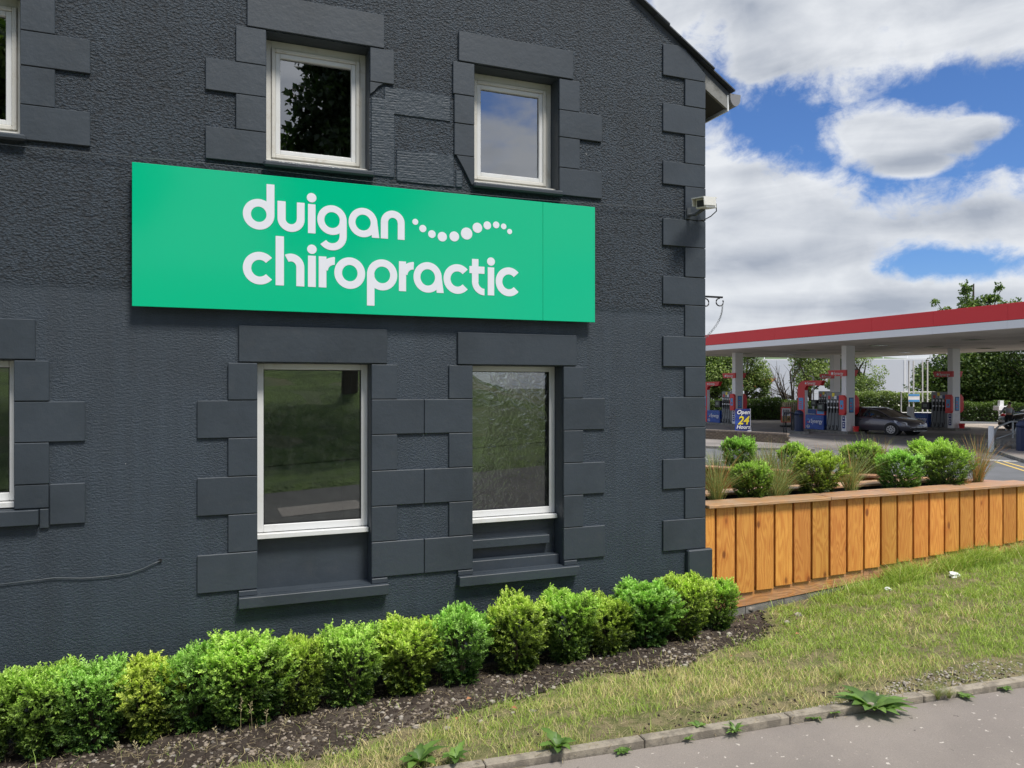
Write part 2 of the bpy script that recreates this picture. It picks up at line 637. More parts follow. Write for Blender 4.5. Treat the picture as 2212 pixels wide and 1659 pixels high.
M = {}
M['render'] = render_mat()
M['stone'] = mat('painted_smooth_stone', (0.034, 0.045, 0.058), 0.5, var=(1.8, (0.025, 0.034, 0.044), 0.4, 0.7), bump=(26, 0.35, 0.006, 6), dirt=(9, (0.065, 0.07, 0.075), 0.25), rnd=0.1)
M['comb'] = mat('painted_combed_patch', (0.0275, 0.041, 0.056), 0.6, bump=(30, 1.0, 0.008, 5))
M['upvc'] = mat('white_window_plastic', (0.66, 0.67, 0.67), 0.3, dirt=(7, (0.5, 0.46, 0.38), 0.35))
M['upvc_dirty'] = mat('weathered_window_plastic', (0.60, 0.59, 0.55), 0.35, dirt=(11, (0.36, 0.31, 0.22), 0.6))
M['glass'] = glass_mat('window_glass', 3.6)
M['glass_dirty'] = glass_mat('dusty_window_glass', 2.3, haze=0.06)
M['glass_obscure'] = glass_mat('rippled_obscure_glass', 2.9, (0.75, 0.8, 0.75), ripple=(11, 0.0018, 3.0), haze=0.05)
M['green'] = mat('green_sign_face', (0.0003, 0.47, 0.235), 0.12, coat=0.05, spec=0.35)
M['letter'] = mat('white_acrylic', (0.74, 0.76, 0.82), 0.3)
M['slate'] = mat('dark_roof_slate', (0.045, 0.05, 0.06), 0.6, bump=(40, 0.6, 0.004), rnd=0.4)
M['board_grey'] = mat('weathered_grey_paint', (0.22, 0.22, 0.21), 0.6, var=(9, (0.13, 0.13, 0.12), 0.45, 0.7), bump=(60, 0.4, 0.003))
M['soffit'] = mat('dark_soffit_paint', (0.05, 0.052, 0.055), 0.6)
M['gutter'] = mat('grey_gutter_plastic', (0.22, 0.22, 0.23), 0.4)
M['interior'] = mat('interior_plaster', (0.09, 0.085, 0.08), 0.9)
M['dark'] = mat('black_plastic', (0.012, 0.013, 0.015), 0.4)
M['cable'] = mat('grey_painted_cable', (0.07, 0.08, 0.09), 0.4)
M['cctv'] = mat('ivory_camera_housing', (0.72, 0.71, 0.66), 0.35, dirt=(20, (0.4, 0.36, 0.28), 0.3))
M['iron'] = mat('black_wrought_iron', (0.02, 0.02, 0.022), 0.5, metal=0.3)
M['steel'] = mat('galvanised_steel', (0.35, 0.37, 0.38), 0.45, metal=0.7)
M['fence'] = wood('stained_larch_board', (0.70, 0.325, 0.072, 1), (0.48, 0.155, 0.03, 1), (0.13, 0.035, 0.012, 1), 'z')
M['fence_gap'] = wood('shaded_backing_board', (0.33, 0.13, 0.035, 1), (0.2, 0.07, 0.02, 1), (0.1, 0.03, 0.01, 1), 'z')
M['beam'] = wood('stained_larch_beam', (0.58, 0.27, 0.08, 1), (0.36, 0.15, 0.05, 1), (0.16, 0.05, 0.02, 1), 'x', grey=0.35)
M['cap'] = wood('weathered_larch_coping', (0.60, 0.33, 0.15, 1), (0.44, 0.2, 0.08, 1), (0.2, 0.09, 0.04, 1), 'x', grey=0.5)
M['redboard'] = wood('red_brown_board', (0.60, 0.22, 0.065, 1), (0.42, 0.13, 0.04, 1), (0.14, 0.04, 0.015, 1), 'z')
M['liner'] = mat('black_planter_liner', (0.015, 0.015, 0.017), 0.6, bump=(14, 0.8, 0.02))
M['concrete'] = mat('rough_concrete', (0.22, 0.21, 0.19), 0.85, var=(6, (0.13, 0.125, 0.11), 0.4, 0.65), bump=(50, 0.8, 0.006))
M['white'] = mat('white_paint', (0.74, 0.75, 0.76), 0.4)
M['red'] = mat('red_enamel', (0.66, 0.03, 0.035), 0.35)
M['redface'] = mat('red_canopy_panel', (0.72, 0.03, 0.038), 0.45)
M['blue'] = mat('blue_print', (0.01, 0.07, 0.36), 0.35, var=(3, (0.01, 0.045, 0.25), 0.4, 0.65))
M['navy'] = mat('navy_print', (0.022, 0.03, 0.16), 0.4, var=(2.5, (0.03, 0.08, 0.36), 0.5, 0.7))
M['navyplastic'] = mat('navy_plastic', (0.012, 0.025, 0.075), 0.35)
M['lightblue'] = mat('light_blue_print', (0.08, 0.30, 0.62), 0.35)
M['yellow'] = mat('yellow_print', (0.85, 0.68, 0.04), 0.4)
M['pumpgrey'] = mat('grey_pump_metal', (0.20, 0.21, 0.22), 0.4, metal=0.3)
M['whitep'] = mat('white_print', (0.8, 0.8, 0.82), 0.4)
M['redp'] = mat('red_print', (0.6, 0.04, 0.05), 0.4)
M['ochre'] = mat('ochre_print', (0.5, 0.36, 0.14), 0.5)
M['screen'] = mat('grey_display', (0.16, 0.19, 0.17), 0.2)
M['forecourt'] = mat('forecourt_concrete', (0.26, 0.235, 0.215), 0.8, var=(0.25, (0.15, 0.138, 0.128), 0.42, 0.62), bump=(30, 0.3, 0.01), dirt=(0.8, (0.07, 0.066, 0.062), 0.6))
M['paleconc'] = mat('pale_pink_concrete', (0.42, 0.36, 0.31), 0.85, var=(0.4, (0.3, 0.26, 0.22), 0.4, 0.65))
M['road'] = mat('road_asphalt', (0.14, 0.145, 0.155), 0.8, var=(0.6, (0.11, 0.115, 0.12), 0.4, 0.65), bump=(60, 0.5, 0.006))
M['marking'] = mat('road_paint_white', (0.55, 0.55, 0.53), 0.6, dirt=(3, (0.2, 0.2, 0.2), 0.6))
M['markyellow'] = mat('road_paint_yellow', (0.68, 0.48, 0.14), 0.6, dirt=(3, (0.3, 0.24, 0.12), 0.5))
M['canopywhite'] = mat('white_canopy_panel', (0.80, 0.80, 0.82), 0.45)
M['canopyunder'] = mat('canopy_lining', (0.72, 0.67, 0.60), 0.6, var=(0.4, (0.56, 0.52, 0.46), 0.4, 0.65))
M['warehouse'] = mat('pale_metal_cladding', (0.58, 0.61, 0.66), 0.45)
M['brick'] = mat('buff_brown_brick', (0.20, 0.155, 0.11), 0.8, var=(7, (0.14, 0.105, 0.075), 0.4, 0.65), rnd=0.5, bump=(60, 0.5, 0.003))
M['mortar'] = mat('brick_mortar', (0.10, 0.09, 0.08), 0.9)
M['coping'] = mat('brick_coping', (0.26, 0.21, 0.17), 0.8, rnd=0.3, var=(8, (0.16, 0.13, 0.1), 0.4, 0.7))
M['bark'] = mat('tree_bark', (0.075, 0.06, 0.045), 0.9, bump=(20, 0.8, 0.02))
M['twig'] = mat('shrub_stem', (0.06, 0.048, 0.03), 0.8)
M['fencegrey'] = mat('old_grey_paling', (0.20, 0.16, 0.12), 0.8, rnd=0.3)
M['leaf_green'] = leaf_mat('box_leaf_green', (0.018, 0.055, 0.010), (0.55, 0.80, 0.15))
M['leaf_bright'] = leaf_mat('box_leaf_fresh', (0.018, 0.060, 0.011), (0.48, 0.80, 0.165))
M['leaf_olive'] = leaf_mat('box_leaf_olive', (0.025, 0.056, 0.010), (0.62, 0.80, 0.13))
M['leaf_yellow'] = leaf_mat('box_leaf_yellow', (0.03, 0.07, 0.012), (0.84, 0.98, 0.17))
M['tree_leaf'] = leaf_mat('broad_tree_leaf', (0.035, 0.075, 0.02), (0.24, 0.34, 0.08))
M['tree_light'] = leaf_mat('pale_tree_leaf', (0.08, 0.14, 0.04), (0.46, 0.56, 0.18))
M['pine'] = leaf_mat('dark_conifer_leaf', (0.02, 0.04, 0.014), (0.06, 0.10, 0.03))
M['hedge'] = leaf_mat('hedge_leaf', (0.035, 0.075, 0.018), (0.22, 0.32, 0.06))
M['weed'] = leaf_mat('weed_leaf', (0.04, 0.10, 0.02), (0.20, 0.34, 0.07), trans=0.3)
M['blossom'] = mat('white_blossom', (0.75, 0.75, 0.65), 0.7)
M['paper'] = mat('white_litter_paper', (0.78, 0.79, 0.82), 0.6)
M['car'] = mat('dark_grey_car_paint', (0.10, 0.096, 0.115), 0.3, metal=0.5, coat=1.0)
M['carblack'] = mat('black_car_paint', (0.012, 0.012, 0.014), 0.25, metal=0.3, coat=1.0)
M['carglass'] = mat('dark_car_glass', (0.01, 0.013, 0.012), 0.03, spec=1.0)
M['chrome'] = mat('bright_trim', (0.75, 0.76, 0.78), 0.2, metal=1.0)
M['tyre'] = mat('tyre_rubber', (0.012, 0.012, 0.012), 0.8)
M['alloy'] = mat('alloy_wheel', (0.5, 0.5, 0.52), 0.3, metal=0.9)
M['lamp'] = mat('clear_headlamp', (0.65, 0.66, 0.68), 0.1, spec=1.0)

# ================================================================ the building
house = thing('rendered_building', 'charcoal painted roughcast building with white windows and raised quoins', 'building')
WX0, WX1, DEPTH = -6.6, 4.19, 9.0


def roofz(x):
    return 2.925 - 0.68 * (x - 4.11) if x > -1.2 else 2.925 - 0.68 * (-1.2 - 4.11) - 0.68 * (-1.2 - x)


OPEN = {  # x0, x1, z0, z1 of the openings, recess of the frame
    'U0': (-1.853, -1.108, 1.62, 2.57, 0.15), 'U1': (0.412, 1.157, 1.62, 2.57, 0.15), 'U2': (1.992, 2.734, 1.62, 2.57, 0.15),
    'L0': (-1.96, -1.142, -0.79, 0.178, 0.12), 'L1': (0.351, 1.168, -1.48, 0.178, 0.12), 'L2': (1.978, 2.773, -1.48, 0.178, 0.154)}
w = MB()
xs = sorted({WX0, WX1, *[v for o in OPEN.values() for v in o[:2]]})
zs = sorted({-3.2, 9.0, *[v for o in OPEN.values() for v in o[2:4]]})
for i in range(len(xs) - 1):
    for j in range(len(zs) - 1):
        xm, zm = (xs[i] + xs[i + 1]) / 2, (zs[j] + zs[j + 1]) / 2
        if any(o[0] < xm < o[1] and o[2] < zm < o[3] for o in OPEN.values()):
            continue
        w.add([(xs[i], 0, zs[j]), (xs[i + 1], 0, zs[j]), (xs[i + 1], 0, zs[j + 1]), (xs[i], 0, zs[j + 1])], [(0, 1, 2, 3)])
me = bpy.data.meshes.new('wall')
me.from_pydata(w.v, [], w.f)
bm = bmesh.new()
bm.from_mesh(me)
bmesh.ops.remove_doubles(bm, verts=bm.verts, dist=1e-5)
for x0, s_ in ((4.11, 1), (-6.51, -1)):
    nrm = Vector((0.68 * s_, 0, 1)).normalized()
    bmesh.ops.bisect_plane(bm, geom=bm.verts[:] + bm.edges[:] + bm.faces[:], plane_co=(x0, 0, 2.885), plane_no=nrm, clear_outer=True)
bm.to_mesh(me)
bm.free()
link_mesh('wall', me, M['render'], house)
for k, (x0, x1, z0, z1, r) in OPEN.items():
    rv = MB()
    for (a, b) in (((x0, z0), (x1, z0)), ((x1, z0), (x1, z1)), ((x1, z1), (x0, z1)), ((x0, z1), (x0, z0))):
        rv.add([(a[0], 0, a[1]), (b[0], 0, b[1]), (b[0], 0.34, b[1]), (a[0], 0.34, a[1])], [(0, 1, 2, 3)])
    rv.build('window_reveal', M['stone'], house)
s_ = MB()
s_.box(4.19 - 0.02, 4.19, 0.002, DEPTH, -3.2, 2.86).box(WX0, WX0 + 0.02, 0.002, DEPTH, -3.2, 2.8).box(WX0, 4.19, DEPTH, DEPTH + 0.02, -3.2, 2.8)
s_.build('side_wall', M['render'], house)
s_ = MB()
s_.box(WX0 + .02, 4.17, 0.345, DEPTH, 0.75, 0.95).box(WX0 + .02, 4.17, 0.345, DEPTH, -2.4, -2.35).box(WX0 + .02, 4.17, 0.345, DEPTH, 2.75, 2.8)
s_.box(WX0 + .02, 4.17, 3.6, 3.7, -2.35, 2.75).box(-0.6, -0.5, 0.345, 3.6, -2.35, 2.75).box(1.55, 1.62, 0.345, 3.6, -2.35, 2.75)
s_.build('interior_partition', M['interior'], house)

# roof
rf = MB()
for x0, x1 in ((-1.2, 4.47), (-1.2, -6.9)):
    za, zb = roofz(x0), roofz(x1) if x1 > 0 else roofz(-1.2) - 0.68 * 5.7
    rf.hexa([(x0, 0.01, za - .03), (x1, 0.01, zb - .03), (x1, DEPTH, zb - .03), (x0, DEPTH, za - .03), (x0, 0.01, za + .02), (x1, 0.01, zb + .02), (x1, DEPTH, zb + .02), (x0, DEPTH, za + .02)])
roof = rf.build('roof', M['slate'], house)
x = 4.50
i = 0
while x > 2.3:
    for r_ in range(3):
        xa, xb = x - 0.36, x
        ya = -0.035 + r_ * 0.30 - (0.012 if i % 2 else 0) + random.uniform(-.006, .006)
        za, zb = roofz(xa) + 0.028, roofz(xb) + 0.046
        t = 0.013
        MB().hexa([(xa, ya, za), (xb, ya, zb), (xb, ya + .296, zb), (xa, ya + .296, za), (xa, ya, za + t), (xb, ya, zb + t), (xb, ya + .296, zb + t), (xa, ya + .296, za + t)]).build('slate', M['slate'], roof)
    x -= 0.235
    i += 1
# boxed eave seen from its end
zt = lambda x: roofz(x) - 0.035
e_ = MB().hexa([(4.192, 0.004, zt(4.192) - .13), (4.44, 0.004, zt(4.44) - .115), (4.44, 0.03, zt(4.44) - .115), (4.192, 0.03, zt(4.192) - .13), (4.192, 0.004, zt(4.192)), (4.44, 0.004, zt(4.44)), (4.44, 0.03, zt(4.44)), (4.192, 0.03, zt(4.192))])
e_.build('bargeboard', M['board_grey'], house)
MB().hexa([(4.192, 0.031, zt(4.192) - .125), (4.435, 0.031, zt(4.435) - .11), (4.435, DEPTH, zt(4.435) - .11), (4.192, DEPTH, zt(4.192) - .125), (4.192, 0.031, zt(4.192)), (4.435, 0.031, zt(4.435)), (4.435, DEPTH, zt(4.435)), (4.192, DEPTH, zt(4.192))]).build('soffit', M['soffit'], house)
bx('fascia_board', M['white'], house, 4.441, 4.456, 0.0, DEPTH, zt(4.44) - .135, zt(4.44) + .01)
gt = MB()
pr = []
for a in np.linspace(180, 360, 11):
    pr.append((4.515 + 0.057 * math.cos(R(a)), zt(4.44) - 0.005 + 0.085 * math.sin(R(a))))
gt.prism([*pr, (4.572, zt(4.44) + .02), (4.458, zt(4.44) + .02)], 'y', -0.02, 0.012)
gt.add([(p[0], 0.012, p[1]) for p in pr] + [(p[0], DEPTH, p[1]) for p in pr], [(k, k + 1, 12 + k, 11 + k) for k in range(10)])
gt.build('gutter', M['gutter'], house)


def stone(x0, x1, z0, z1, name='quoin_stone', y=-0.018, back=0.02, top=None):
    j = 0.0022
    jx = lambda: random.uniform(-.004, .004)
    yy = y + random.uniform(-.003, .003)
    m = MB()
    x0, x1 = x0 + j, x1 - j
    if top:
        m.prism([(x0, z0 + j), (x1, z0 + j), (x1, top(x1)), (x0, top(x0))] if top(x0) < z1 else [(x0, z0 + j), (x1, z0 + j), (x1, top(x1)), ((x0 + x1) / 2 - .12, z1), (x0, z1)], 'y', yy, back)
    else:
        m.box(x0, x1, yy, back, z0 + j, z1 - j)
    return m.build(name, M['stone'], house, bevel=0.004)


UP = [2.57, 2.31, 2.083, 1.83, 1.60]
LO = [0.176, -0.090, -0.358, -0.630, -0.900, -1.170, -1.440]
for k, wl, nl, nr, wr in (('U1', .003, .203, 1.345, None), ('U2', None, 1.810, 2.928, 3.138), ('U0', -2.26, -2.06, -0.908, -0.704)):
    x0, x1 = OPEN[k][:2]
    for j in range(4):
        z1, z0 = UP[j], UP[j + 1]
        if k == 'U2':
            if j < 3: stone(nl + (0.012 if j else 0), x0, z0, z1)
            else: MB().prism([(1.84, z1 - .002), (1.99, z1 - .002), (1.99, z0 - .0), (1.965, z0 + .01), (1.90, z0 + .13)], 'y', -.02, .02).build('quoin_stone', M['stone'], house, bevel=.003)
        else:
            stone(wl if j % 2 else nl, x0, z0, z1)
        if k == 'U1':
            if j == 0: stone(x1, nr, z0, z1)
            if j == 1: MB().prism([(1.159, z1 - .002), (1.26, z1 - .004), (1.22, z1 - .03), (1.19, z1 - .07), (1.159, z1 - .095)], 'y', -.018, .02).build('quoin_stone', M['stone'], house, bevel=.002)
        else:
            stone(x1, wr if j % 2 else nr, z0, z1)
# patched courses between the two upper windows
def combed(x0, x1, z0, z1, nm='combed_patch'):
    m = MB()
    nx, nz = max(2, int((x1 - x0) / .012)), max(2, int((z1 - z0) / .008))
    vs, fs = [], []
    row = np.random.default_rng(int(abs(x0) * 1000 + abs(z0) * 77)).uniform(0, 1, nz + 1)
    rg = np.random.default_rng(5)
    for j in range(nz + 1):
        for i in range(nx + 1):
            u = i / nx
            rid = 0.0022 * abs(math.sin(j * 1.25 + 1.5 * math.sin(i * .07 + z0 * 9) + row[j] * .8)) if (math.sin(i * .11 + z0 * 40) + math.sin(i * .31 + j * .05)) > -0.1 else 0.0008
            ed = 0.0 if (i in (0, nx) or j in (0, nz)) else 1
            vs.append((x0 + (x1 - x0) * u + (rg.uniform(-.004, .004) if ed == 0 else 0), 0.004 if ed == 0 else -0.006 - rid - rg.uniform(0, .0015), z0 + (z1 - z0) * j / nz + (rg.uniform(-.004, .004) if ed == 0 else 0)))
    for j in range(nz):
        for i in range(nx):
            a = j * (nx + 1) + i
            fs.append((a, a + 1, a + nx + 2, a + nx + 1))
    return m.add(vs, fs).build(nm, M['comb'], house)
combed(1.262, 1.80, 2.086, 2.295)
combed(1.162, 1.355, 1.60, 2.20)
combed(1.357, 1.83, 1.575, 1.828)
combed(1.83, 1.90, 1.575, 1.72)

for x0, x1, z0, z1 in ((.279, 1.27, 2.574, 2.83), (1.857, 2.865, 2.574, 2.812), (-1.96, -1.02, 2.574, 2.82), (.222, 1.292, .180, .443), (1.849, 2.896, .180, .438), (-2.05, -1.02, .180, .445)):
    stone(x0, x1, z0, z1, 'lintel', y=-0.02)
for k, wl, nl, nr, wr in (('L1', -.051, .151, 1.370, None), ('L2', None, 1.778, 2.960, 3.167), ('L0', -2.36, -2.16, -0.942, -0.735)):
    x0, x1 = OPEN[k][:2]
    for j in range(6 if k != 'L0' else 4):
        z1, z0 = LO[j], LO[j + 1]
        if k == 'L0' and j == 3:
            stone(x1, -0.944, -0.787, z1, y=-.015)
            stone(-0.942, wr, z0, z1, y=-.022)
            stone(-1.0, -0.944, z0 - .02, -0.79, y=-.015)
            stone(wl, x0, z0, z1)
            continue
        if j % 2 == 0:
            stone(nl, x0, z0, z1)
            stone(x1, nr, z0, z1)
        else:
            if wl is not None: stone(wl, x0, z0, z1)
            if wr is not None: stone(x1, wr, z0, z1)
            if k == 'L1':
                stone(x1, 1.580, z0, z1)
                stone(1.580, OPEN['L2'][0], z0, z1)
for x0, x1, a, b in ((.222, 1.292, .351, 1.168), (1.849, 2.896, 1.978, 2.773)):
    bx('window_sill', M['stone'], house, x0, x1, -0.075, 0.16, -1.56, -1.483, bevel=.004)
    bx('sill_lug', M['stone'], house, x0 + .002, a - .002, -0.03, .02, -1.481, -1.444, bevel=.003)
    bx('sill_lug', M['stone'], house, b + .002, x1 - .002, -0.03, .02, -1.481, -1.444, bevel=.003)
bx('window_sill', M['stone'], house, -2.08, -1.0, -0.05, 0.16, -0.89, -0.792, bevel=.004)
for x0, x1 in ((.39, 1.19), (1.975, 2.76), (-1.88, -1.07)):
    bx('window_sill', M['stone'], house, x0, x1, -0.055, 0.15, 1.585, 1.628, bevel=.012)
# infill below the lower windows
bx('infill_panel', M['stone'], house, .352, 1.167, .135, .16, -1.48, -1.06)
bx('infill_panel', M['stone'], house, 1.979, 2.772, .165, .19, -1.48, -1.06)
bx('infill_ledge', M['stone'], house, 1.979, 2.70, .10, .165, -1.31, -1.24, bevel=.004)
bx('infill_ledge', M['stone'], house, 1.979, 2.772, .06, .165, -1.483, -1.40, bevel=.004)
# corner quoins
QZ = [2.99, 2.748, 2.508, 2.255, 1.998, 1.792, 1.494, 1.251, .984, .734, .455, .184, -.084, -.355, -.63, -.898, -1.17, -1.445]
for j in range(17):
    wide = (j % 2 == 0)
    z1, z0 = QZ[j], QZ[j + 1]
    if j == 0:
        MB().prism([(3.743, z0 + .002), (4.188, z0 + .002), (4.188, roofz(4.188) - .05), (3.97, z1 + .02), (3.90, z1 + .045), (3.743, z1 + .03)], 'y', -.018, .02).build('quoin_stone', M['stone'], house, bevel=.004)
    else:
        stone(3.741 if wide else 3.97, 4.192, z0, z1)
bx('plinth_stone', M['stone'], house, 3.985, 4.245, -0.05, 0.5, -3.0, -1.447, bevel=.01)

# windows
def window(k, upper, glass):
    x0, x1, z0, z1, r = OPEN[k]
    if upper:
        zb = 1.655
        fo, y = 0.045, r
        f = MB().box(x0, x0 + fo, y, y + .06, zb, z1).box(x1 - fo, x1, y, y + .06, zb, z1).box(x0 + fo, x1 - fo, y, y + .06, z1 - .055, z1).box(x0 + fo, x1 - fo, y, y + .06, zb, zb + .045)
        fr = f.build('window', M['upvc_dirty'], house, bevel=.003)
        a0, a1, b0, b1 = x0 + fo + .002, x1 - fo - .002, zb + .047, z1 - .057
        for lvl, (wd, yy) in enumerate(((.028, y - .012), (.034, y - .002))):
            s2 = MB().box(a0, a0 + wd, yy, y + .055, b0, b1).box(a1 - wd, a1, yy, y + .055, b0, b1).box(a0 + wd, a1 - wd, yy, y + .055, b1 - wd, b1).box(a0 + wd, a1 - wd, yy, y + .055, b0, b0 + wd)
            s2.build('sash' if lvl == 0 else 'glazing_bead', M['upvc_dirty' if lvl == 0 else 'upvc'], fr, bevel=.004)
            a0, a1, b0, b1 = a0 + wd + .001, a1 - wd - .001, b0 + wd + .001, b1 - wd - .001
        bx('sill_board', M['upvc_dirty'], fr, x0 + .002, x1 - .004, .045, y - .001, zb - .028, zb + .006, bevel=.003)
    else:
        zb = -1.065 if k != 'L0' else -0.745
        fo, y = 0.05, r
        f = MB().box(x0, x0 + fo, y, y + .06, zb, z1).box(x1 - fo, x1, y, y + .06, zb, z1).box(x0 + fo, x1 - fo, y, y + .06, z1 - .045, z1).box(x0 + fo, x1 - fo, y, y + .06, zb, zb + .055)
        fr = f.build('window', M['upvc'], house, bevel=.004)
        a0, a1, b0, b1 = x0 + fo, x1 - fo, zb + .055, z1 - .045
        bx('sill_board', M['upvc'], fr, x0 + .002, x1 - .004, r - .06, r - .001, zb - .038, zb - .002, bevel=.003)
        gsk = MB().box(a0, a0 + .006, y + .008, y + .02, b0, b1).box(a1 - .006, a1, y + .008, y + .02, b0, b1).box(a0, a1, y + .008, y + .02, b1 - .006, b1).box(a0, a1, y + .008, y + .02, b0, b0 + .006)
        gsk.build('gasket', M['dark'], fr)
    bx('pane', glass, fr, a0 + .001, a1 - .001, r + .022, r + .028, b0 + .001, b1 - .001)
    return fr

window('U0', True, M['glass'])
window('U1', True, M['glass'])
window('U2', True, M['glass'])
window('L0', False, M['glass_dirty'])
window('L1', False, M['glass_dirty'])
window('L2', False, M['glass_obscure'])

# curtains and things behind the panes
def curtain(name, label, x0, x1, z0, z1, y, m, folds=7, cat='curtain'):
    mm = MB()
    n = folds * 6
    vs, fs = [], []
    for i in range(n + 1):
        xx = x0 + (x1 - x0) * i / n
        yy = y + 0.018 * math.sin(i * 2 * math.pi / 6)
        vs += [(xx, yy, z0), (xx, yy, z1)]
    for i in range(n):
        fs.append((2 * i, 2 * i + 2, 2 * i + 3, 2 * i + 1))
    o = mm.add(vs, fs).build(name, m, None, smooth=True)
    return tag(o, label, cat)
M['net'] = mat('white_net_curtain', (0.75, 0.78, 0.82), 0.8)
M['peach'] = mat('peach_blind', (0.55, 0.30, 0.20), 0.8)
M['beige'] = mat('beige_upholstery', (0.45, 0.40, 0.30), 0.7)
curtain('net_curtain', 'white net curtain hanging inside the right-hand upper window', 2.42, 2.68, 1.68, 2.5, .26, M['net'], 3)
curtain('peach_curtain', 'peach curtain behind the rippled glass of the right-hand lower window', 2.42, 2.80, -1.0, 0.12, .62, M['peach'], 4)
ch = MB()
pr = [(0.16 * math.cos(R(a)), 0.22 * math.sin(R(a))) for a in range(0, 181, 15)]
ch.prism([(1.12 + p[0], 1.66 + p[1]) for p in pr], 'y', .44, .50)
tag(ch.build('chair_back', M['beige'], None, bevel=.01), 'rounded beige chair back inside the pine-reflecting upper window', 'chair')
fg = MB().tube([(2.33, .36, 1.66), (2.33, .36, 1.72), (2.33, .36, 1.80), (2.33, .36, 1.84), (2.33, .36, 1.88)], [.045, .05, .022, .028, .012], 10)
tag(fg.build('figurine', M['net'], None, smooth=True), 'small pale figurine standing on the right upper window ledge', 'figurine')

# ---------------------------------------------------------------- sign
sign = thing('shop_sign', 'long green fascia sign with white lettering and a curve of dots', 'sign')
SY = -0.078
bx('panel', M['green'], sign, -.452, 2.5575, SY, -.05, .545, 1.51, bevel=.002)
bx('panel', M['green'], sign, 2.5588, 3.036, SY, -.05, .545, 1.51, bevel=.002)
bx('backing_frame', M['dark'], sign, -.40, 2.98, -.0495, .0, .60, 1.46)
LT = [0]


class Glyph:
    def __init__(s, ch):
        s.ch, s.k, s.mb = ch, 0, MB()

    def _y(s):
        s.k += 1
        return SY - 0.0012 - 0.0003 * s.k

    def poly(s, pts):
        s.mb.prism(pts, 'y', s._y(), SY + .001)
        return s

    def bar(s, x0, x1, z0, z1):
        return s.poly([(x0, z0), (x1, z0), (x1, z1), (x0, z1)])

    def arc(s, cx, cz, rx, rz, t, a0=0, a1=360, tz=None):
        n = max(6, int(abs(a1 - a0) / 8))
        tz = tz or t
        y = s._y()
        aa = [R(a0 + (a1 - a0) * i / n) for i in range(n + 1)]
        o = [(cx + rx * math.cos(a), cz + rz * math.sin(a)) for a in aa]
        i_ = [(cx + (rx - t) * math.cos(a), cz + (rz - tz) * math.sin(a)) for a in aa]
        vs = [(p[0], y, p[1]) for p in o] + [(p[0], y, p[1]) for p in i_] + [(p[0], SY + .001, p[1]) for p in o] + [(p[0], SY + .001, p[1]) for p in i_]
        N = n + 1
        fs = []
        for k in range(n):
            fs += [(k, k + 1, N + k + 1, N + k), (k, k + 1, 2 * N + k + 1, 2 * N + k), (N + k, N + k + 1, 3 * N + k + 1, 3 * N + k)]
        fs += [(0, N, 3 * N, 2 * N), (n, N + n, 3 * N + n, 2 * N + n)]
        s.mb.add(vs, fs)
        return s

    def disc(s, cx, cz, r, rz=None):
        return s.poly([(cx + r * math.cos(R(a)), cz + (rz or r) * math.sin(R(a))) for a in range(0, 360, 12)])

    def done(s):
        return s.mb.build('letter', M['letter'], sign)


T = .054
b1, t1 = 1.119, 1.334
m1 = (b1 + t1) / 2
Glyph('d').arc(.3555, m1, .1065, .1085, T).bar(.408, .462, m1 - .005, 1.446).done()
Glyph('u').bar(.483, .539, 1.21, t1).bar(.617, .671, 1.21, t1).arc(.577, 1.212, .094, .094, .055, 180, 360).done()
Glyph('i').bar(.695, .748, b1, t1 - .004).disc(.7205, 1.377, .034).done()
Glyph('g').arc(.867, m1, .106, .1085, T - .004).bar(.921, .973, 1.105, m1).arc(.8665, 1.111, .1065, .1065, .052, 218, 360).done()
Glyph('a').arc(1.094, m1, .107, .109, T - .004).poly([(1.160, b1), (1.215, b1), (1.197, m1 + .03), (1.155, m1 - .03)]).done()
Glyph('n').bar(1.227, 1.281, b1, 1.245).bar(1.356, 1.409, b1, 1.245).arc(1.318, 1.243, .091, .091, .054, 0, 180).done()
b2, t2 = .730, .960
m2 = (b2 + t2) / 2
def cee(cx):
    Glyph('c').arc(cx, m2, .1125, .1155, .056, 42, 318).done()
cee(.3615)
Glyph('h').bar(.470, .527, b2, 1.082).bar(.613, .669, b2, .868).arc(.5765, .866, .0925, .096, .056, 0, 118).done()
Glyph('i').bar(.695, .750, b2, t2 - .004).disc(.7225, 1.003, .034).done()
def arr(x0, x1, xa):
    Glyph('r').bar(x0, x1, b2, t2 - .004).arc(xa, .855, xa - x0 - .01, .10, .056, 88, 180).poly([(xa - .012, .899), (xa, .899), (xa, .956), (xa - .012, .956)]).done()
arr(.771, .826, .884)
Glyph('o').arc(.996, m2, .113, .1165, .056).done()
Glyph('p').arc(1.2375, m2, .1145, .1165, .054).bar(1.123, 1.179, .611, m2).done()
arr(1.365, 1.420, 1.477)
Glyph('a').arc(1.590, m2, .112, .117, .054).poly([(1.661, b2), (1.717, b2), (1.698, m2 + .03), (1.655, m2 - .03)]).done()
cee(1.8285)
Glyph('t').bar(1.948, 2.002, .83, 1.010).bar(1.927, 2.052, .897, .953).arc(2.052, .833, .104, .106, .052, 180, 270).done()
Glyph('i').bar(2.080, 2.134, b2, t2 - .008).disc(2.107, .998, .033).done()
cee(2.2595)
for x, z, r_ in [(1.492, 1.264, .023), (1.551, 1.217, .028), (1.623, 1.18, .030), (1.706, 1.166, .037), (1.803, 1.175, .039), (1.904, 1.205, .047), (1.993, 1.257, .040), (2.076, 1.282, .032), (2.151, 1.292, .027), (2.215, 1.285, .023), (2.266, 1.248, .021)]:
    o = Glyph('dot').disc(x, z, r_).done()
    o.name = 'dot'

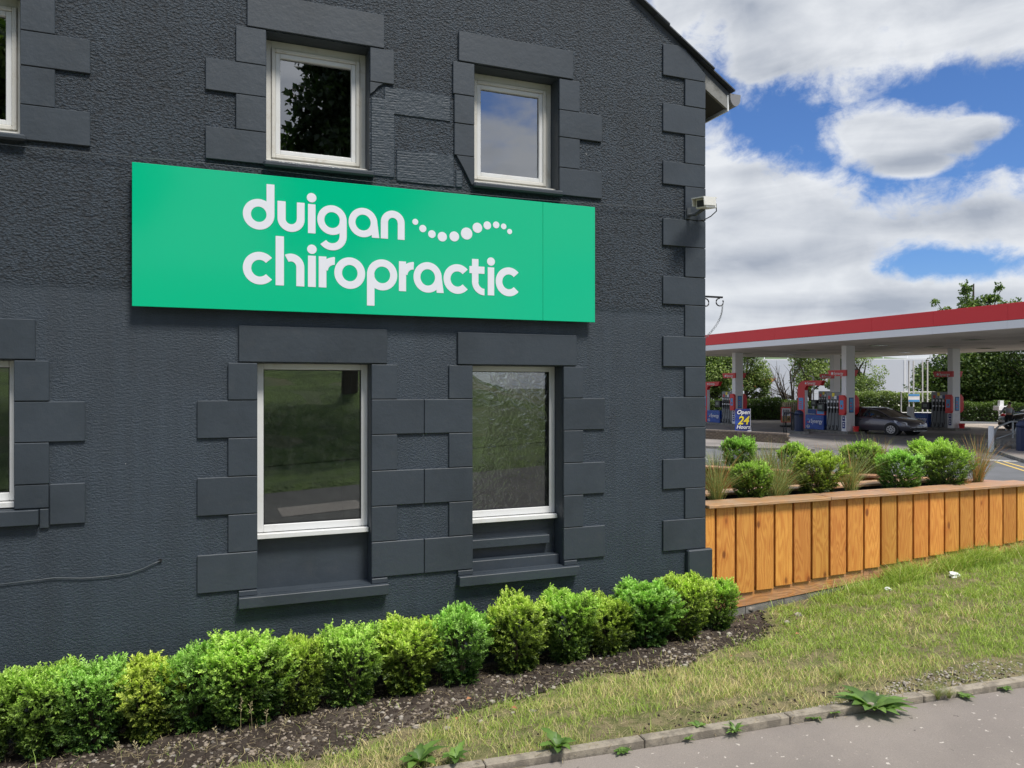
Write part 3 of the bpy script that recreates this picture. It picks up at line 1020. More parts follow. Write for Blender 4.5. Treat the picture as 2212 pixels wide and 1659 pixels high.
# ---------------------------------------------------------------- camera on the wall, bracket, cables
cc = thing('security_camera', 'ivory wall camera on a grey arm near the corner quoins', 'security camera')
arm = MB().box(3.985, 4.02, -.03, -.012, 1.50, 1.60).tube([(4.0, -.03, 1.535), (4.03, -.09, 1.53), (4.06, -.17, 1.565)], .016, 8)
arm.build('arm', M['cable'], cc)
def oriented(mb, c, ax, up=(0, 0, 1)):
    """turn a mesh built along +x about the origin so that +x points along ax, then move it to c"""
    X = Vector(ax).normalized()
    Y = Vector(up).cross(X).normalized()
    Z = X.cross(Y)
    mb.v = [tuple(Vector(c) + X * p[0] + Y * p[1] + Z * p[2]) for p in mb.v]
    return mb
ax = (-.86, -.50, -.16)
CK = Vector((4.06, -.19, 1.605))
oriented(MB().box(-.13, .10, -.047, .047, -.042, .042), CK, ax).build('body', M['cctv'], cc, bevel=.006)
oriented(MB().box(-.135, .155, -.056, .056, .043, .052).box(-.10, .15, .051, .056, -.02, .043).box(-.10, .15, -.056, -.051, -.02, .043), CK, ax).build('sunshield', M['cctv'], cc)
oriented(MB().box(.101, .106, -.03, .03, -.028, .026), CK, ax).build('lens', M['dark'], cc)
MB().tube([(4.21, -.14, 1.63), (4.23, -.12, 1.57), (4.20, -.08, 1.53), (4.15, -.05, 1.50), (4.10, -.03, 1.49)], .005, 6).build('lead', M['dark'], cc)
pts = []
for i in range(50):
    x = -5 + 8.98 * i / 49
    pts.append((x, -.028 if x > -1.8 else -.02, 1.565 + .012 * math.sin(x * 1.7) - (.03 if 0 < x < 3.1 else 0) * math.sin(max(0, min(1, x / 3.1)) * math.pi)))
tag(MB().tube(pts, .0022, 5).build('wall_cable', M['cable'], None, smooth=True), 'thin painted cable running level across the wall above the green sign', 'cable')
pts = [(-3.0, -.012, -1.62), (-1.6, -.012, -1.56)] + [(*[onY(px, py, -.012)[0]], -.012, onY(px, py, -.012)[1]) for px, py in ((0, 1262), (60, 1255), (120, 1248), (180, 1249), (240, 1244), (280, 1238), (310, 1228), (330, 1218), (345, 1212))] 
tag(MB().tube(pts, .0032, 6).build('loose_cable', M['cable'], None, smooth=True), 'loose grey cable curving up the lower wall to a hole', 'cable')
x_, z_ = onY(346, 1210, 0)
tag(MB().tube([(x_, 0.0, z_), (x_, -.012, z_)], .012, 10).build('cable_hole', M['dark'], None), 'small round cable outlet at the end of the loose cable', 'outlet')

hb = thing('hanging_bracket', 'black scrolled iron bracket with a hanging chain on the side wall', 'bracket')
yb = 0.06
sc_ = []
for i in range(14):
    a = R(200 - i * 26)
    rr = .05 - i * .002
    sc_.append((4.20 + .045 + rr * math.cos(a), yb, .77 + rr * math.sin(a)))
m_ = MB().box(4.19, 4.43, yb - .008, yb + .008, .822, .838).tube(sc_, .006, 6)
m_.tube([(4.40 + .04 * math.cos(R(a)), yb, .785 + .035 * math.sin(R(a))) for a in range(90, 400, 25)], .006, 6)
m_.build('scroll', M['iron'], hb)
pc = []
for i in range(26):
    t = i / 25
    p = Vector((4.43 - .25 * t * t, yb, .75 - .34 * t))
    a = R(90 * (i % 2))
    lk = MB().tube([(p.x + .008 * math.cos(q) * math.cos(a), yb + .008 * math.cos(q) * math.sin(a), p.z + .013 * math.sin(q)) for q in np.linspace(0, 2 * math.pi, 7)], .0022, 4, caps=False)
    lk.build('chain_link', M['steel'], hb)

# ================================================================ ground
def grid_mesh(name, xs, ys, zf, m, keep=None, parent=None, kind='structure', attr=None):
    Xg, Yg = np.meshgrid(xs, ys)
    Z = zf(Xg, Yg)
    nx, ny = len(xs), len(ys)
    idx = np.arange(nx * ny).reshape(ny, nx)
    q = np.stack([idx[:-1, :-1], idx[:-1, 1:], idx[1:, 1:], idx[1:, :-1]], -1).reshape(-1, 4)
    if keep is not None:
        kc = keep(Xg, Yg)
        kf = kc[:-1, :-1] & kc[:-1, 1:] & kc[1:, 1:] & kc[1:, :-1]
        q = q[kf.ravel()]
    V = np.stack([Xg, Yg, Z], -1).reshape(-1, 3)
    used = np.unique(q)
    remap = -np.ones(len(V), int)
    remap[used] = np.arange(len(used))
    me = np_mesh(name, V[used], [remap[q]])
    o = link_mesh(name, me, m, parent, smooth=True)
    if kind: o['kind'] = kind
    return o


def vnoise(x, y, s, seed=0):
    """cheap smooth value noise"""
    x = np.asarray(x) * s + seed * 17.3
    y = np.asarray(y) * s + seed * 9.1
    xi, yi = np.floor(x), np.floor(y)
    fx, fy = x - xi, y - yi
    fx, fy = fx * fx * (3 - 2 * fx), fy * fy * (3 - 2 * fy)
    h = lambda a, b: np.mod(np.sin(a * 127.1 + b * 311.7 + seed * 3.7) * 43758.5453, 1.0)
    return (h(xi, yi) * (1 - fx) + h(xi + 1, yi) * fx) * (1 - fy) + (h(xi, yi + 1) * (1 - fx) + h(xi + 1, yi + 1) * fx) * fy


EDGE = [GP(*p) for p in [(520, 1662), (640, 1640), (713, 1622), (817, 1596), (956, 1561), (1074, 1512), (1189, 1500), (1234, 1471), (1355, 1462), (1476, 1434), (1538, 1422), (1580, 1401), (1683, 1356)]]
ex = np.array([-8.0] + [p[0] for p in EDGE] + [EDGE[-1][0] + 0.12, EDGE[-1][0] + .5])
ey = np.array([EDGE[0][1] - .15] + [p[1] for p in EDGE] + [EDGE[-1][1] + .25, 0.3])
o_ = np.argsort(ex)
ex, ey = ex[o_], ey[o_]


def is_soil(x, y):
    e = np.interp(x, ex, ey) + (vnoise(x, y, 3.5, 1) - .5) * .36 + (vnoise(x, y, 17, 2) - .5) * .08
    return (y > e) & (x < ex[-1])


M['lawn'] = mat('thin_turf_thatch', (0.16, 0.17, 0.055), 0.95, var=(9, (0.30, 0.25, 0.13), 0.4, 0.62), bump=(75, 1.0, 0.03, 6), dirt=(4.5, (0.10, 0.075, 0.05), 0.9))
M['soil'] = mat('dark_garden_soil', (0.036, 0.025, 0.018), 0.95, var=(2.6, (0.12, 0.095, 0.075), 0.45, 0.7), bump=(70, 1.0, 0.02, 8), dirt=(30, (0.16, 0.13, 0.105), 0.4))
M['pebble'] = mat('grey_brown_pebble', (0.26, 0.215, 0.17), 0.85, var=(3, (0.11, 0.088, 0.068), 0.42, 0.6))
M['pebble2'] = mat('pale_stone', (0.40, 0.36, 0.31), 0.85, var=(20, (0.2, 0.18, 0.155), 0.4, 0.65), rnd=0.4)
M['clod'] = mat('soil_clod', (0.035, 0.024, 0.017), 0.95)
M['bankgrass'] = mat('rough_bank_grass', (0.13, 0.19, 0.05), 0.95, var=(1.2, (0.08, 0.12, 0.035), 0.4, 0.65), bump=(9, 1.0, 0.15), dirt=(14, (0.14, 0.16, 0.06), 0.4))
M['hill'] = mat('distant_hill_pasture', (0.10, 0.16, 0.06), 0.95, var=(0.02, (0.035, 0.06, 0.03), 0.45, 0.6))
M['field'] = mat('ground_turf', (0.09, 0.12, 0.045), 0.95, var=(0.3, (0.13, 0.13, 0.06), 0.4, 0.65))
M['kerb'] = mat('precast_edging', (0.33, 0.29, 0.23), 0.9, var=(12, (0.20, 0.175, 0.14), 0.42, 0.62), bump=(160, 0.9, 0.004, 3), rnd=0.2, dirt=(40, (0.12, 0.11, 0.09), 0.5))

M['street'] = mat('dark_street_asphalt', (0.075, 0.072, 0.068), 0.85, var=(.7, (0.06, 0.058, 0.055), 0.4, 0.65), bump=(60, .5, .005))
# pavement: worn brown-grey asphalt with pale chippings
mp = mat('worn_footway_asphalt', (0.25, 0.22, 0.195), 0.85)
q = G(mp.node_tree)
t = q.n('ShaderNodeTexCoord').outputs['Object']
c = q.mix(q.step(q.noise(t, 1.1, 5, 0.6), 0.35, 0.68), (0.285, 0.25, 0.222, 1), (0.225, 0.198, 0.178, 1))
c = q.mix(q.step(q.noise(t, 160, 2, 0.6), 0.3, 0.75, 0, 0.55), c, (0.17, 0.15, 0.135, 1))
tw = q.vm('ADD', t, q.vm('MULTIPLY', q.comb(q.noise(t, 40), q.noise(t, 41, 3, .5, 1.0), 0), (.05, .05, 0)))
v1 = q.voro(tw, 21.0)
keep_ = q.m('GREATER_THAN', q.sep(q.voro(tw, 21.0, out=1))[0], 0.60)
c = q.mix(q.m('MULTIPLY', q.m('MULTIPLY', q.step(v1, 0.17, 0.12), keep_), 0.85), c, (0.62, 0.57, 0.51, 1))
keep2 = q.m('GREATER_THAN', q.sep(q.voro(tw, 42.0, out=1))[0], 0.72)
c = q.mix(q.m('MULTIPLY', q.m('MULTIPLY', q.step(q.voro(tw, 42.0), 0.17, 0.12), keep2), 0.6), c, (0.42, 0.37, 0.32, 1))
keep3 = q.m('GREATER_THAN', q.sep(q.voro(tw, 8.0, out=1))[1], 0.75)
c = q.mix(q.m('MULTIPLY', q.m('MULTIPLY', q.step(q.voro(q.vm('ADD', tw, (3, 3, 0)), 8.0), 0.11, 0.07), keep3), 0.7), c, (0.05, 0.042, 0.035, 1))
bs = mp.node_tree.nodes['Principled BSDF']
q.put(bs.inputs['Base Color'], c)
b = q.n('ShaderNodeBump')
b.inputs['Strength'].default_value = 0.8
b.inputs['Distance'].default_value = 0.004
q.put(b.inputs['Height'], q.noise(t, 130, 4, 0.7))
q.put(bs.inputs['Normal'], b.outputs[0])
M['pavement'] = mp

# one large ground sheet, finer near the building
gx = np.concatenate([[-900, -500, -250, -120, -60, -30, -15], np.arange(-9, 26, .5), [28, 32, 40, 60, 90, 130, 200, 320, 500, 900]])
gy = np.concatenate([[-900, -400, -200, -110, -80, -60, -50, -40, -34, -30, -26, -23], np.arange(-20, 8, .5), [10, 14, 20, 30, 45, 70, 100, 150, 250, 400, 700, 1200]])
grid_mesh('ground', gx, gy, lambda x, y: H(x, y) - np.where((x > -7) & (x < 13.5) & (y > -10.5) & (y < .6), .10, .0) - np.where(y < -14.6, 0, 0.03), M['field'])
vx, vy = np.arange(-6, 13, .035), np.arange(-4.2, 0.03, .035)
def in_verge(x, y): return y > yk(x) + .02
def lump(x, y): return (vnoise(x, y, 3, 3) - .5) * .03 + (vnoise(x, y, 14, 4) - .5) * .018
grid_mesh('grass_verge', vx, vy, lambda x, y: H(x, y) + lump(x, y) * .6, M['lawn'], keep=lambda x, y: in_verge(x, y) & ~(is_soil(x, y) & is_soil(x, y - .05)))
grid_mesh('soil_bed', vx, vy, lambda x, y: H(x, y) + .004 + lump(x, y) + (vnoise(x, y, 28, 9) - .5) * .022, M['soil'], keep=lambda x, y: in_verge(x, y) & is_soil(x, y))
px_, py_ = np.arange(-8, 14.2, .25), np.arange(-10.5, -1.0, .1)
pvx = np.arange(-8, 14.2, .25)
V, Fc = [], []
rows = np.linspace(0, 1, 40)
Xg, Rg = np.meshgrid(pvx, rows)
Yg = -4.4 + (yk(Xg) - .012 + 4.4) * Rg
idx = np.arange(Xg.size).reshape(Xg.shape)
qd = np.stack([idx[:-1, :-1], idx[:-1, 1:], idx[1:, 1:], idx[1:, :-1]], -1).reshape(-1, 4)
o = link_mesh('pavement', np_mesh('pavement', np.stack([Xg, Yg, zp(Xg) + (vnoise(Xg, Yg, 1.2, 6) - .5) * .008], -1).reshape(-1, 3), [qd]), M['pavement'], smooth=True)
o['kind'] = 'structure'
grid_mesh('street', np.arange(-12, 16, 1.0), np.array([-10.3, -8.0, -6.0, -4.38]), lambda x, y: zp(x) - .03, M['street'])
tp = grid_mesh('tarmac_patch', np.array([1.2, 2.6]), np.array([-8.2, -7.2]), lambda x, y: zp(x) - .024, M['pavement'])
# ground opposite, seen mirrored in the panes
grid_mesh('verge_opposite', np.arange(-12, 16, 1.0), np.array([-14.6, -12.5, -10.5, -10.25]), lambda x, y: zp(x) + np.where(y > -10.4, -.06, .08), M['bankgrass'])
grid_mesh('grass_bank', np.arange(-40, 18, 1.5), np.concatenate([np.arange(-14.45, -50, -1.2)])[::-1], lambda x, y: H(x, y) + .05 + (vnoise(x, y, .8, 3) - .5) * .5 * sst(-y, 14.6, 17), M['bankgrass'])

# edging kerb
kerb = thing('kerb', None, None)
kerb['kind'] = 'structure'
del_ = [k for k in ('label', 'category') if k in kerb]
x = -4.05
while x < 12:
    xa, xb = x + .003, x + .911
    p = lambda xx, o_, z: (xx, yk(xx) + o_, zp(xx) + z)
    d = random.uniform(-.004, .004)
    MB().hexa([p(xa, -.0, -.12), p(xb, 0, -.12), p(xb, .065, -.12), p(xa, .065, -.12), p(xa, 0, .042 + d), p(xb, 0, .042 + d), p(xb, .065, .046 + d), p(xa, .065, .046 + d)]).build('kerb_stone', M['kerb'], kerb, bevel=.005)
    x += .914

# ---------------------------------------------------------------- stones and clods
ICO = bmesh.new()
bmesh.ops.create_icosphere(ICO, subdivisions=1, radius=1)
IV = np.array([v.co[:] for v in ICO.verts])
IF = np.array([[v.index for v in f.verts] for f in ICO.faces])
ICO.free()


def scatter_stones(name, n, pos, smin, smax, m, power=3.0, flat=.6, seed=1):
    r = np.random.default_rng(seed)
    P_ = pos(n, r)
    n = len(P_)
    s = smin + (smax - smin) * r.random(n) ** power
    J = 1 + (r.random((n, len(IV), 3)) - .5) * .7
    V = IV[None] * J * (s[:, None, None] * np.stack([np.ones(n), .6 + .5 * r.random(n), flat * (.6 + .6 * r.random(n))], -1)[:, None, :])
    a = r.random(n) * 6.28
    ca, sa = np.cos(a)[:, None], np.sin(a)[:, None]
    V = np.stack([V[..., 0] * ca - V[..., 1] * sa, V[..., 0] * sa + V[..., 1] * ca, V[..., 2]], -1) + P_[:, None, :]
    Fa = (IF[None] + (np.arange(n) * len(IV))[:, None, None]).reshape(-1, 3)
    o = link_mesh(name, np_mesh(name, V.reshape(-1, 3), [Fa]), m)
    return o


def pos_soil(n, r):
    x = -1.8 + 6.9 * r.random(n * 3)
    y = -1.75 * r.random(n * 3)
    k = is_soil(x, y) & (y > yk(x) + .05) & (r.random(n * 3) < .25 + .75 * np.clip((-y - .25) / .45, 0, 1))
    x, y = x[k][:n], y[k][:n]
    return np.stack([x, y, H(x, y) + lump(x, y) + .004], -1)


tag(scatter_stones('gravel', 6500, pos_soil, .0025, .021, M['pebble'], 4.0, seed=3), kind='stuff')
tag(scatter_stones('pale_gravel', 800, pos_soil, .003, .024, M['pebble2'], 3.5, seed=13), kind='stuff')
def pos_lawn(n, r):
    x = -1.0 + 7.5 * r.random(n)
    y = -2.6 * r.random(n)
    e = y - np.interp(x, ex, ey)
    k = (y > yk(x) + .07) & (vnoise(x, y, 5, 23) > .45) & ((e > -.4) | (y - yk(x) < .35))
    x, y = x[k], y[k]
    return np.stack([x, y, H(x, y) + lump(x, y) * .6 + .002], -1)
tag(scatter_stones('lawn_grit', 7000, pos_lawn, .003, .013, M['clod'], 2.0, .8, seed=8), kind='stuff')
tag(scatter_stones('soil_clods', 6000, pos_soil, .004, .02, M['clod'], 2.5, .8, seed=4), kind='stuff')
def pos_kerbgravel(n, r):
    x = 2.4 + 6.6 * r.random(n)
    y = yk(x) + .08 + (.35 * sst(x, 3.2, 5)) * r.random(n)
    return np.stack([x, y, H(x, y) + .004], -1)
tag(scatter_stones('kerbside_gravel', 3000, pos_kerbgravel, .003, .013, M['pebble2'], 2.0, seed=5), kind='stuff')
SL = ['pale stone in front of the third lowest dip of the soil edge', 'small stone just left of the stone before the yellow green bush', 'flat grey stone below the compact bright green bush', 'small grey stone below the low olive bush', 'rounded grey stone on the soil left of the lawn corner', 'biggest rubble stone under the timber fence foot', 'second biggest rubble stone against the timber fence foot', 'stone at the lawn edge below the fence rubble', 'wide flat stone in the dry grass below the fence', 'small stone at the bottom of the bluish fresh green bush', 'pale stone midway between the olive brown bush and the lawn', 'brownish pebble right of the pale midway stone', 'stone below the olive brown tinged bush', 'smallest stone under the square topped bush', 'grey stone below the yellow tipped bush', 'little stone left of the stone below the yellow tipped bush']
DL = ['orange brown dead leaf on the lawn right of the soil corner', 'dead leaf on the grass beside the soil tip', 'dead leaf on dark soil under the yellow tipped bush', 'dead leaf on soil left of the yellow tipped bush', 'dead leaf on the gravel below the bluish fresh green bush', 'dead leaf at the lawn edge below the yellow green bush', 'dead leaf beside the roots of the bluish fresh green bush']
for i, (px, py, s) in enumerate([(1150, 1537, .028), (1108, 1541, .02), (1383, 1388, .03), (1336, 1412, .022), (1480, 1440, .03), (1645, 1300, .06), (1618, 1318, .05), (1700, 1346, .03), (1722, 1330, .045), (1064, 1517, .024), (966, 1576, .03), (1040, 1560, .02), (900, 1572, .03), (1280, 1447, .018), (1575, 1372, .03), (1530, 1380, .025)]):
    gx_, gy_, gz_ = GP(px, py)
    rr = np.random.default_rng(40 + i)
    o = scatter_stones('stone', 1, lambda n, r: np.array([[0, 0, 0.]]), s, s, M['pebble2'], seed=60 + i)
    o.location = (gx_, gy_, gz_ + s * .2)
    tag(o, SL[i], 'stone', 'loose stones on the soil bed')

# ---------------------------------------------------------------- grass of the verge
M['grass'] = mat('grass_blade', (0.2, 0.3, 0.05), 0.6)
q = G(M['grass'].node_tree)
bs = M['grass'].node_tree.nodes['Principled BSDF']
ac = q.n('ShaderNodeAttribute', attribute_name='Col').outputs['Color']
q.put(bs.inputs['Base Color'], ac)
tr = q.n('ShaderNodeBsdfTranslucent')
q.put(tr.inputs[0], ac)
mx = q.n('ShaderNodeMixShader')
mx.inputs[0].default_value = .3
M['grass'].node_tree.links.new(bs.outputs[0], mx.inputs[1])
M['grass'].node_tree.links.new(tr.outputs[0], mx.inputs[2])
M['grass'].node_tree.links.new(mx.outputs[0], M['grass'].node_tree.nodes['Material Output'].inputs[0])


def blades(P_, L, W, lean, col, r, seg=2, droop=.5):
    """curved tapering blades; returns V, quads, tris, colours"""
    n = len(P_)
    a = r.random(n) * 2 * math.pi
    d = np.stack([np.cos(a), np.sin(a), np.zeros(n)], -1)
    sd = np.stack([-np.sin(a), np.cos(a), np.zeros(n)], -1)
    tw = r.random(n) * 6.28
    sd = sd * np.cos(tw)[:, None] + d * np.sin(tw)[:, None]
    rows = []
    for k in range(seg):
        t = k / seg
        c_ = P_ + d * (lean * L * t ** 1.6)[:, None] + np.array([0, 0, 1.]) * (L * (t - droop * lean * t * t * .6))[:, None]
        hw = (W * (1 - .55 * t) / 2)[:, None]
        rows += [c_ - sd * hw, c_ + sd * hw]
    c_ = P_ + d * (lean * L)[:, None] + np.array([0, 0, 1.]) * (L * (1 - droop * lean * .6))[:, None]
    rows.append(c_)
    k = 2 * seg + 1
    V = np.stack(rows, 1)
    b0 = np.arange(n)[:, None] * k
    qs = [np.array([2 * j, 2 * j + 1, 2 * j + 3, 2 * j + 2])[None] + b0 for j in range(seg - 1)]
    ts = np.array([2 * seg - 2, 2 * seg - 1, 2 * seg])[None] + b0
    Cc = np.repeat(col[:, None, :], k, 1)
    return V.reshape(-1, 3), (np.concatenate(qs) if qs else np.zeros((0, 4), int)), ts, Cc.reshape(-1, 3)


def grass_cols(n, r, dry):
    g1, g2, st = np.array([.15, .27, .03]), np.array([.44, .56, .10]), np.array([.72, .62, .30])
    u = r.random(n)[:, None]
    c_ = g1 * (1 - u) + g2 * u
    k = (r.random(n) < dry)[:, None]
    return np.where(k, st * (.6 + .5 * r.random(n)[:, None]), c_) * 1.24


r = np.random.default_rng(21)
N0 = 290000
x = -1.6 + 13.4 * r.random(N0) ** 1.35
y = -3.9 * r.random(N0)
k = (y > yk(x) + .056) & (y < -.02)
soil = is_soil(x, y)
dn = vnoise(x, y, 2.2, 8) * .5 + vnoise(x, y, 7, 9) * .5
kd = y - yk(x)
near_edge = y - np.interp(x, ex, ey)
thin = np.where(soil, .018 + .22 * np.exp(-np.clip(near_edge, 0, 2) / .10) * (vnoise(x, y, 9, 44) > .45), 1.0) * np.where(dn < .30, .35, 1.0)
thin = thin * np.where(soil, 1, np.clip(.25 + (-near_edge) / .2 + (vnoise(x, y, 8, 91) - .5) * .8, .1, 1))
thin = thin * np.where(vnoise(x, y, 5.5, 93) > .80, .2, 1)
thin = thin * np.where(kd < .30, np.where(vnoise(x, y, 3.1, 12) > .5, .22, .8), 1)
thin = thin * np.where((kd < .4) & (x > 3.9), .25, 1)
bare = (kd < .42) & (x > 2.2) & (x < 3.9) & (vnoise(x, y, 4.2, 70) > .5)
thin = thin * np.where(bare, .12, 1)
k &= r.random(N0) < thin
x, y, dn, kd = x[k], y[k], dn[k], kd[k]
n = len(x)
dist = np.hypot(x, y + D)
L = .018 + .045 * r.random(n) + .03 * vnoise(x, y, 3, 5)
wallside = (y > -.28) & (x > 5.3)
L = np.where(wallside & (r.random(n) < .6), .08 + .16 * r.random(n) * sst(x, 5, 7), L)
L = np.where(r.random(n) < .01, L * 2.2, L)
W = (.0022 + .0012 * r.random(n)) * np.clip(dist / 4.5, 1, 2)
dryf = np.clip(.03 + .42 * sst(vnoise(x, y, 1.7, 30) * .6 + .4 * vnoise(x, y, 6, 31), .45, .75) + .25 * np.where(kd < .35, .9, 0) + .12 * sst(-x, -4.5, -3.5), 0, .8)
col = grass_cols(n, r, dryf)
Pg = np.stack([x, y, H(x, y) + lump(x, y) * .6 - .004], -1)
V, qs, ts, Cc = blades(Pg, L, W, .25 + .9 * r.random(n), col, r)
o = link_mesh('grass', np_mesh('grass', V, [qs, ts], {'Col': Cc}), M['grass'])
o['kind'] = 'stuff'
print('grass blades', n)
# longer unmown grass along the foot of the timber fence
n = 9000
x = 5.3 + 3.6 * r.random(n) ** .8
y = -.02 - .22 * r.random(n) ** 1.6
den = vnoise(x, x * 0, 4.5, 61)
k = r.random(n) < sst(x, 5.2, 6.6) * (.15 + 1.3 * np.clip(den - .3, 0, 1))
x, y, den = x[k], y[k], den[k]
n = len(x)
L = .07 + .24 * den * r.random(n)
col = grass_cols(n, r, np.full(n, .12))
Pg = np.stack([x, y, H(x, y) - .004], -1)
V, qs, ts, Cc = blades(Pg, L, .0034 + .0016 * r.random(n), .3 + .9 * r.random(n), col, r, seg=3, droop=.6)
o = link_mesh('long_grass', np_mesh('long_grass', V, [qs, ts], {'Col': Cc}), M['grass'])
o['kind'] = 'stuff'
# straw and dead stalks lying flat
n = 10000
x = -1.4 + 12 * r.random(n)
y = -3.6 * r.random(n)
k = (y > yk(x) - .06 * (r.random(n) < .3)) & (y < -.05)
x, y = x[k], y[k]
n = len(x)
a = r.random(n) * 6.28
Ld = .02 + .06 * r.random(n)
z = H(x, y) + .012 + .012 * r.random(n)
d = np.stack([np.cos(a), np.sin(a), .15 * (r.random(n) - .5)], -1) * Ld[:, None]
s_ = np.stack([-np.sin(a), np.cos(a), np.zeros(n)], -1) * .0013
p0 = np.stack([x, y, z], -1)
V = np.stack([p0 - s_, p0 + s_, p0 + d + s_, p0 + d - s_], 1).reshape(-1, 3)
Cc = np.repeat((np.array([.55, .45, .27]) * (.5 + .6 * r.random(n))[:, None])[:, None], 4, 1).reshape(-1, 3)
o = link_mesh('dead_straw', np_mesh('dead_straw', V, [np.arange(4 * n).reshape(-1, 4)], {'Col': Cc}), M['grass'])
o['kind'] = 'stuff'
# flowering grass stalks among the gravel at the left
V_, T_ = [], []
mm = MB()
for px, py, h in [(265, 1655, .16), (300, 1650, .14), (345, 1652, .12), (520, 1590, .26), (545, 1580, .2), (575, 1585, .16), (600, 1600, .14), (470, 1610, .12), (365, 1640, .1), (250, 1650, .1), (1505, 1440, .14), (1690, 1500, .12), (1205, 1600, .1)]:
    gx_, gy_, gz_ = GP(px, py)
    le = random.uniform(-.04, .07)
    top = (gx_ + le, gy_ - .02, gz_ + h)
    mm.tube([(gx_, gy_, gz_), (gx_ + le * .4, gy_, gz_ + h * .6), top], [.0012, .001, .0006], 4)
    for j in range(12):
        t = .62 + .38 * j / 12
        c0 = Vector((gx_, gy_, gz_)).lerp(Vector(top), t)
        a = random.uniform(0, 6.28)
        e = c0 + Vector((math.cos(a) * .014, math.sin(a) * .014, .012))
        mm.tube([c0, e], [.0006, .0022], 4)
o = mm.build('seeding_grass', None, None)
M['straw'] = mat('pale_seed_stalk', (0.42, 0.36, 0.20), 0.8)
o.data.materials.append(M['straw'])
o['kind'] = 'stuff'


# ================================================================ shrubs
def diamonds(P_, d, nrm, L, W, r, fold=.25):
    sd = np.cross(d, nrm)
    sd /= np.linalg.norm(sd, axis=1, keepdims=True) + 1e-9
    nn = np.cross(sd, d)
    m = P_ + d * (L * .45)[:, None]
    up = nn * (W * fold)[:, None]
    V = np.stack([P_, m + sd * (W / 2)[:, None] + up, P_ + d * L[:, None] - nn * (L * .12)[:, None], m - sd * (W / 2)[:, None] + up], 1)
    return V


def unit(v):
    return v / (np.linalg.norm(v, axis=-1, keepdims=True) + 1e-9)


def leaf_mesh(name, V, tone):
    n = len(V)
    b0 = np.arange(n)[:, None] * 4
    T3 = np.concatenate([b0 + np.array([[0, 1, 2]]), b0 + np.array([[0, 2, 3]])])
    return np_mesh(name, V.reshape(-1, 3), [T3], {'tone': np.repeat(tone, 4)})


def bush_mesh(seed, w, h, nspr=1150, leaf=.019, flare=.62, topy=.5):
    """clipped box bush: sprigs of small paired leaves over a flared block, base at the origin"""
    r = np.random.default_rng(seed)
    th = r.random(nspr) * 2 * math.pi
    u = r.random(nspr)
    top = r.random(nspr) < .34
    hh = np.where(top, 1.0 - .10 * r.random(nspr), .04 + .92 * u)
    prof = flare + (1 - flare) * sst(hh, 0, .75)
    prof = prof * (1 - .16 * sst(hh, .86, 1.0))
    prof = prof * .93 / (np.abs(np.cos(th)) ** 5 + np.abs(np.sin(th)) ** 5) ** .2
    lob = 1 + .13 * np.sin(th * 3 + seed) + .10 * np.sin(th * 5 + seed * 2.3 + hh * 4) + .08 * np.sin(hh * 9 + th * 2) + .06 * np.sin(hh * 17 - th * 4)
    rad = prof * lob * np.where(top, np.sqrt(r.random(nspr)), .86 + .16 * r.random(nspr)) 
    inner = r.random(nspr) < .2
    rad = np.where(inner, rad * .7, rad)
    hz = hh * (1 + np.where(top, (.06 * np.sin(th * 2 + seed * 1.7) + .05 * np.sin(rad * 9 + seed)), 0))
    ox = np.stack([np.cos(th) * rad * w / 2, np.sin(th) * rad * w / 2, hz * h * .93], -1)
    out = unit(np.stack([np.cos(th), np.sin(th), .15 + 1.0 * hh], -1) * np.stack([1 - .8 * top, 1 - .8 * top, np.ones(nspr)], -1))
    dr = unit(out + (r.random((nspr, 3)) - .5) * 1.1)
    sl = .055 + .055 * r.random(nspr) + .06 * (r.random(nspr) < .14) * hh
    ox = ox - dr * (sl * .55)[:, None]
    nl = 12
    Vs, ts = [], []
    side0 = unit(np.cross(dr, r.random((nspr, 3)) - .5))
    side1 = unit(np.cross(dr, side0))
    young = np.clip(.10 + .85 * hh ** 1.8 + .5 * (r.random(nspr) - .5), 0, 1)  # lighter new growth, plus shade low in the bush put into the tone
    for k in range(nl):
        t = .15 + .85 * k / nl
        s_ = 1 if k % 2 == 0 else -1
        pr_ = side0 if (k // 2) % 2 == 0 else (side0 * .6 + side1 * .8)
        d = unit(dr * (.55 + .5 * t) + pr_ * s_ * (1.0 - .45 * t) + (r.random((nspr, 3)) - .5) * .35)
        L = leaf * (.75 + .5 * r.random(nspr)) * (1 - .25 * t)
        W = L * .52
        nr = unit(side1 + dr * .4 + np.array([0, 0, .6]) + (r.random((nspr, 3)) - .5) * .7)
        Vs.append(diamonds(ox + dr * (sl * t)[:, None], d, nr, L, W, r))
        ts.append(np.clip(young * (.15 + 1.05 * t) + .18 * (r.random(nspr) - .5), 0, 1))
    V = np.concatenate(Vs)
    V[..., 2] = np.maximum(V[..., 2], .004)
    return leaf_mesh('foliage', V, np.concatenate(ts))


def stems_mesh(seed, w, h):
    rr = random.Random(seed)
    m = MB()
    for i in range(9):
        a = rr.uniform(0, 6.28)
        q_ = rr.uniform(.2, .75) * w / 2
        m.tube([(rr.uniform(-.02, .02), rr.uniform(-.02, .02), -.05), (math.cos(a) * q_ * .35, math.sin(a) * q_ * .35, h * .35), (math.cos(a) * q_, math.sin(a) * q_, h * .85)], [.006, .004, .002], 5)
    o = m.build('tmp', M['twig'])
    me = o.data
    bpy.data.objects.remove(o)
    return me


BV = [(bush_mesh(100 + i, 1.0 * .44, .56, nspr=1250 if i < 3 else 1050, leaf=(.026, .028, .0235, .030, .025)[i], flare=(.52, .45, .58, .5, .42)[i]), stems_mesh(i, .44, .56)) for i in range(5)]


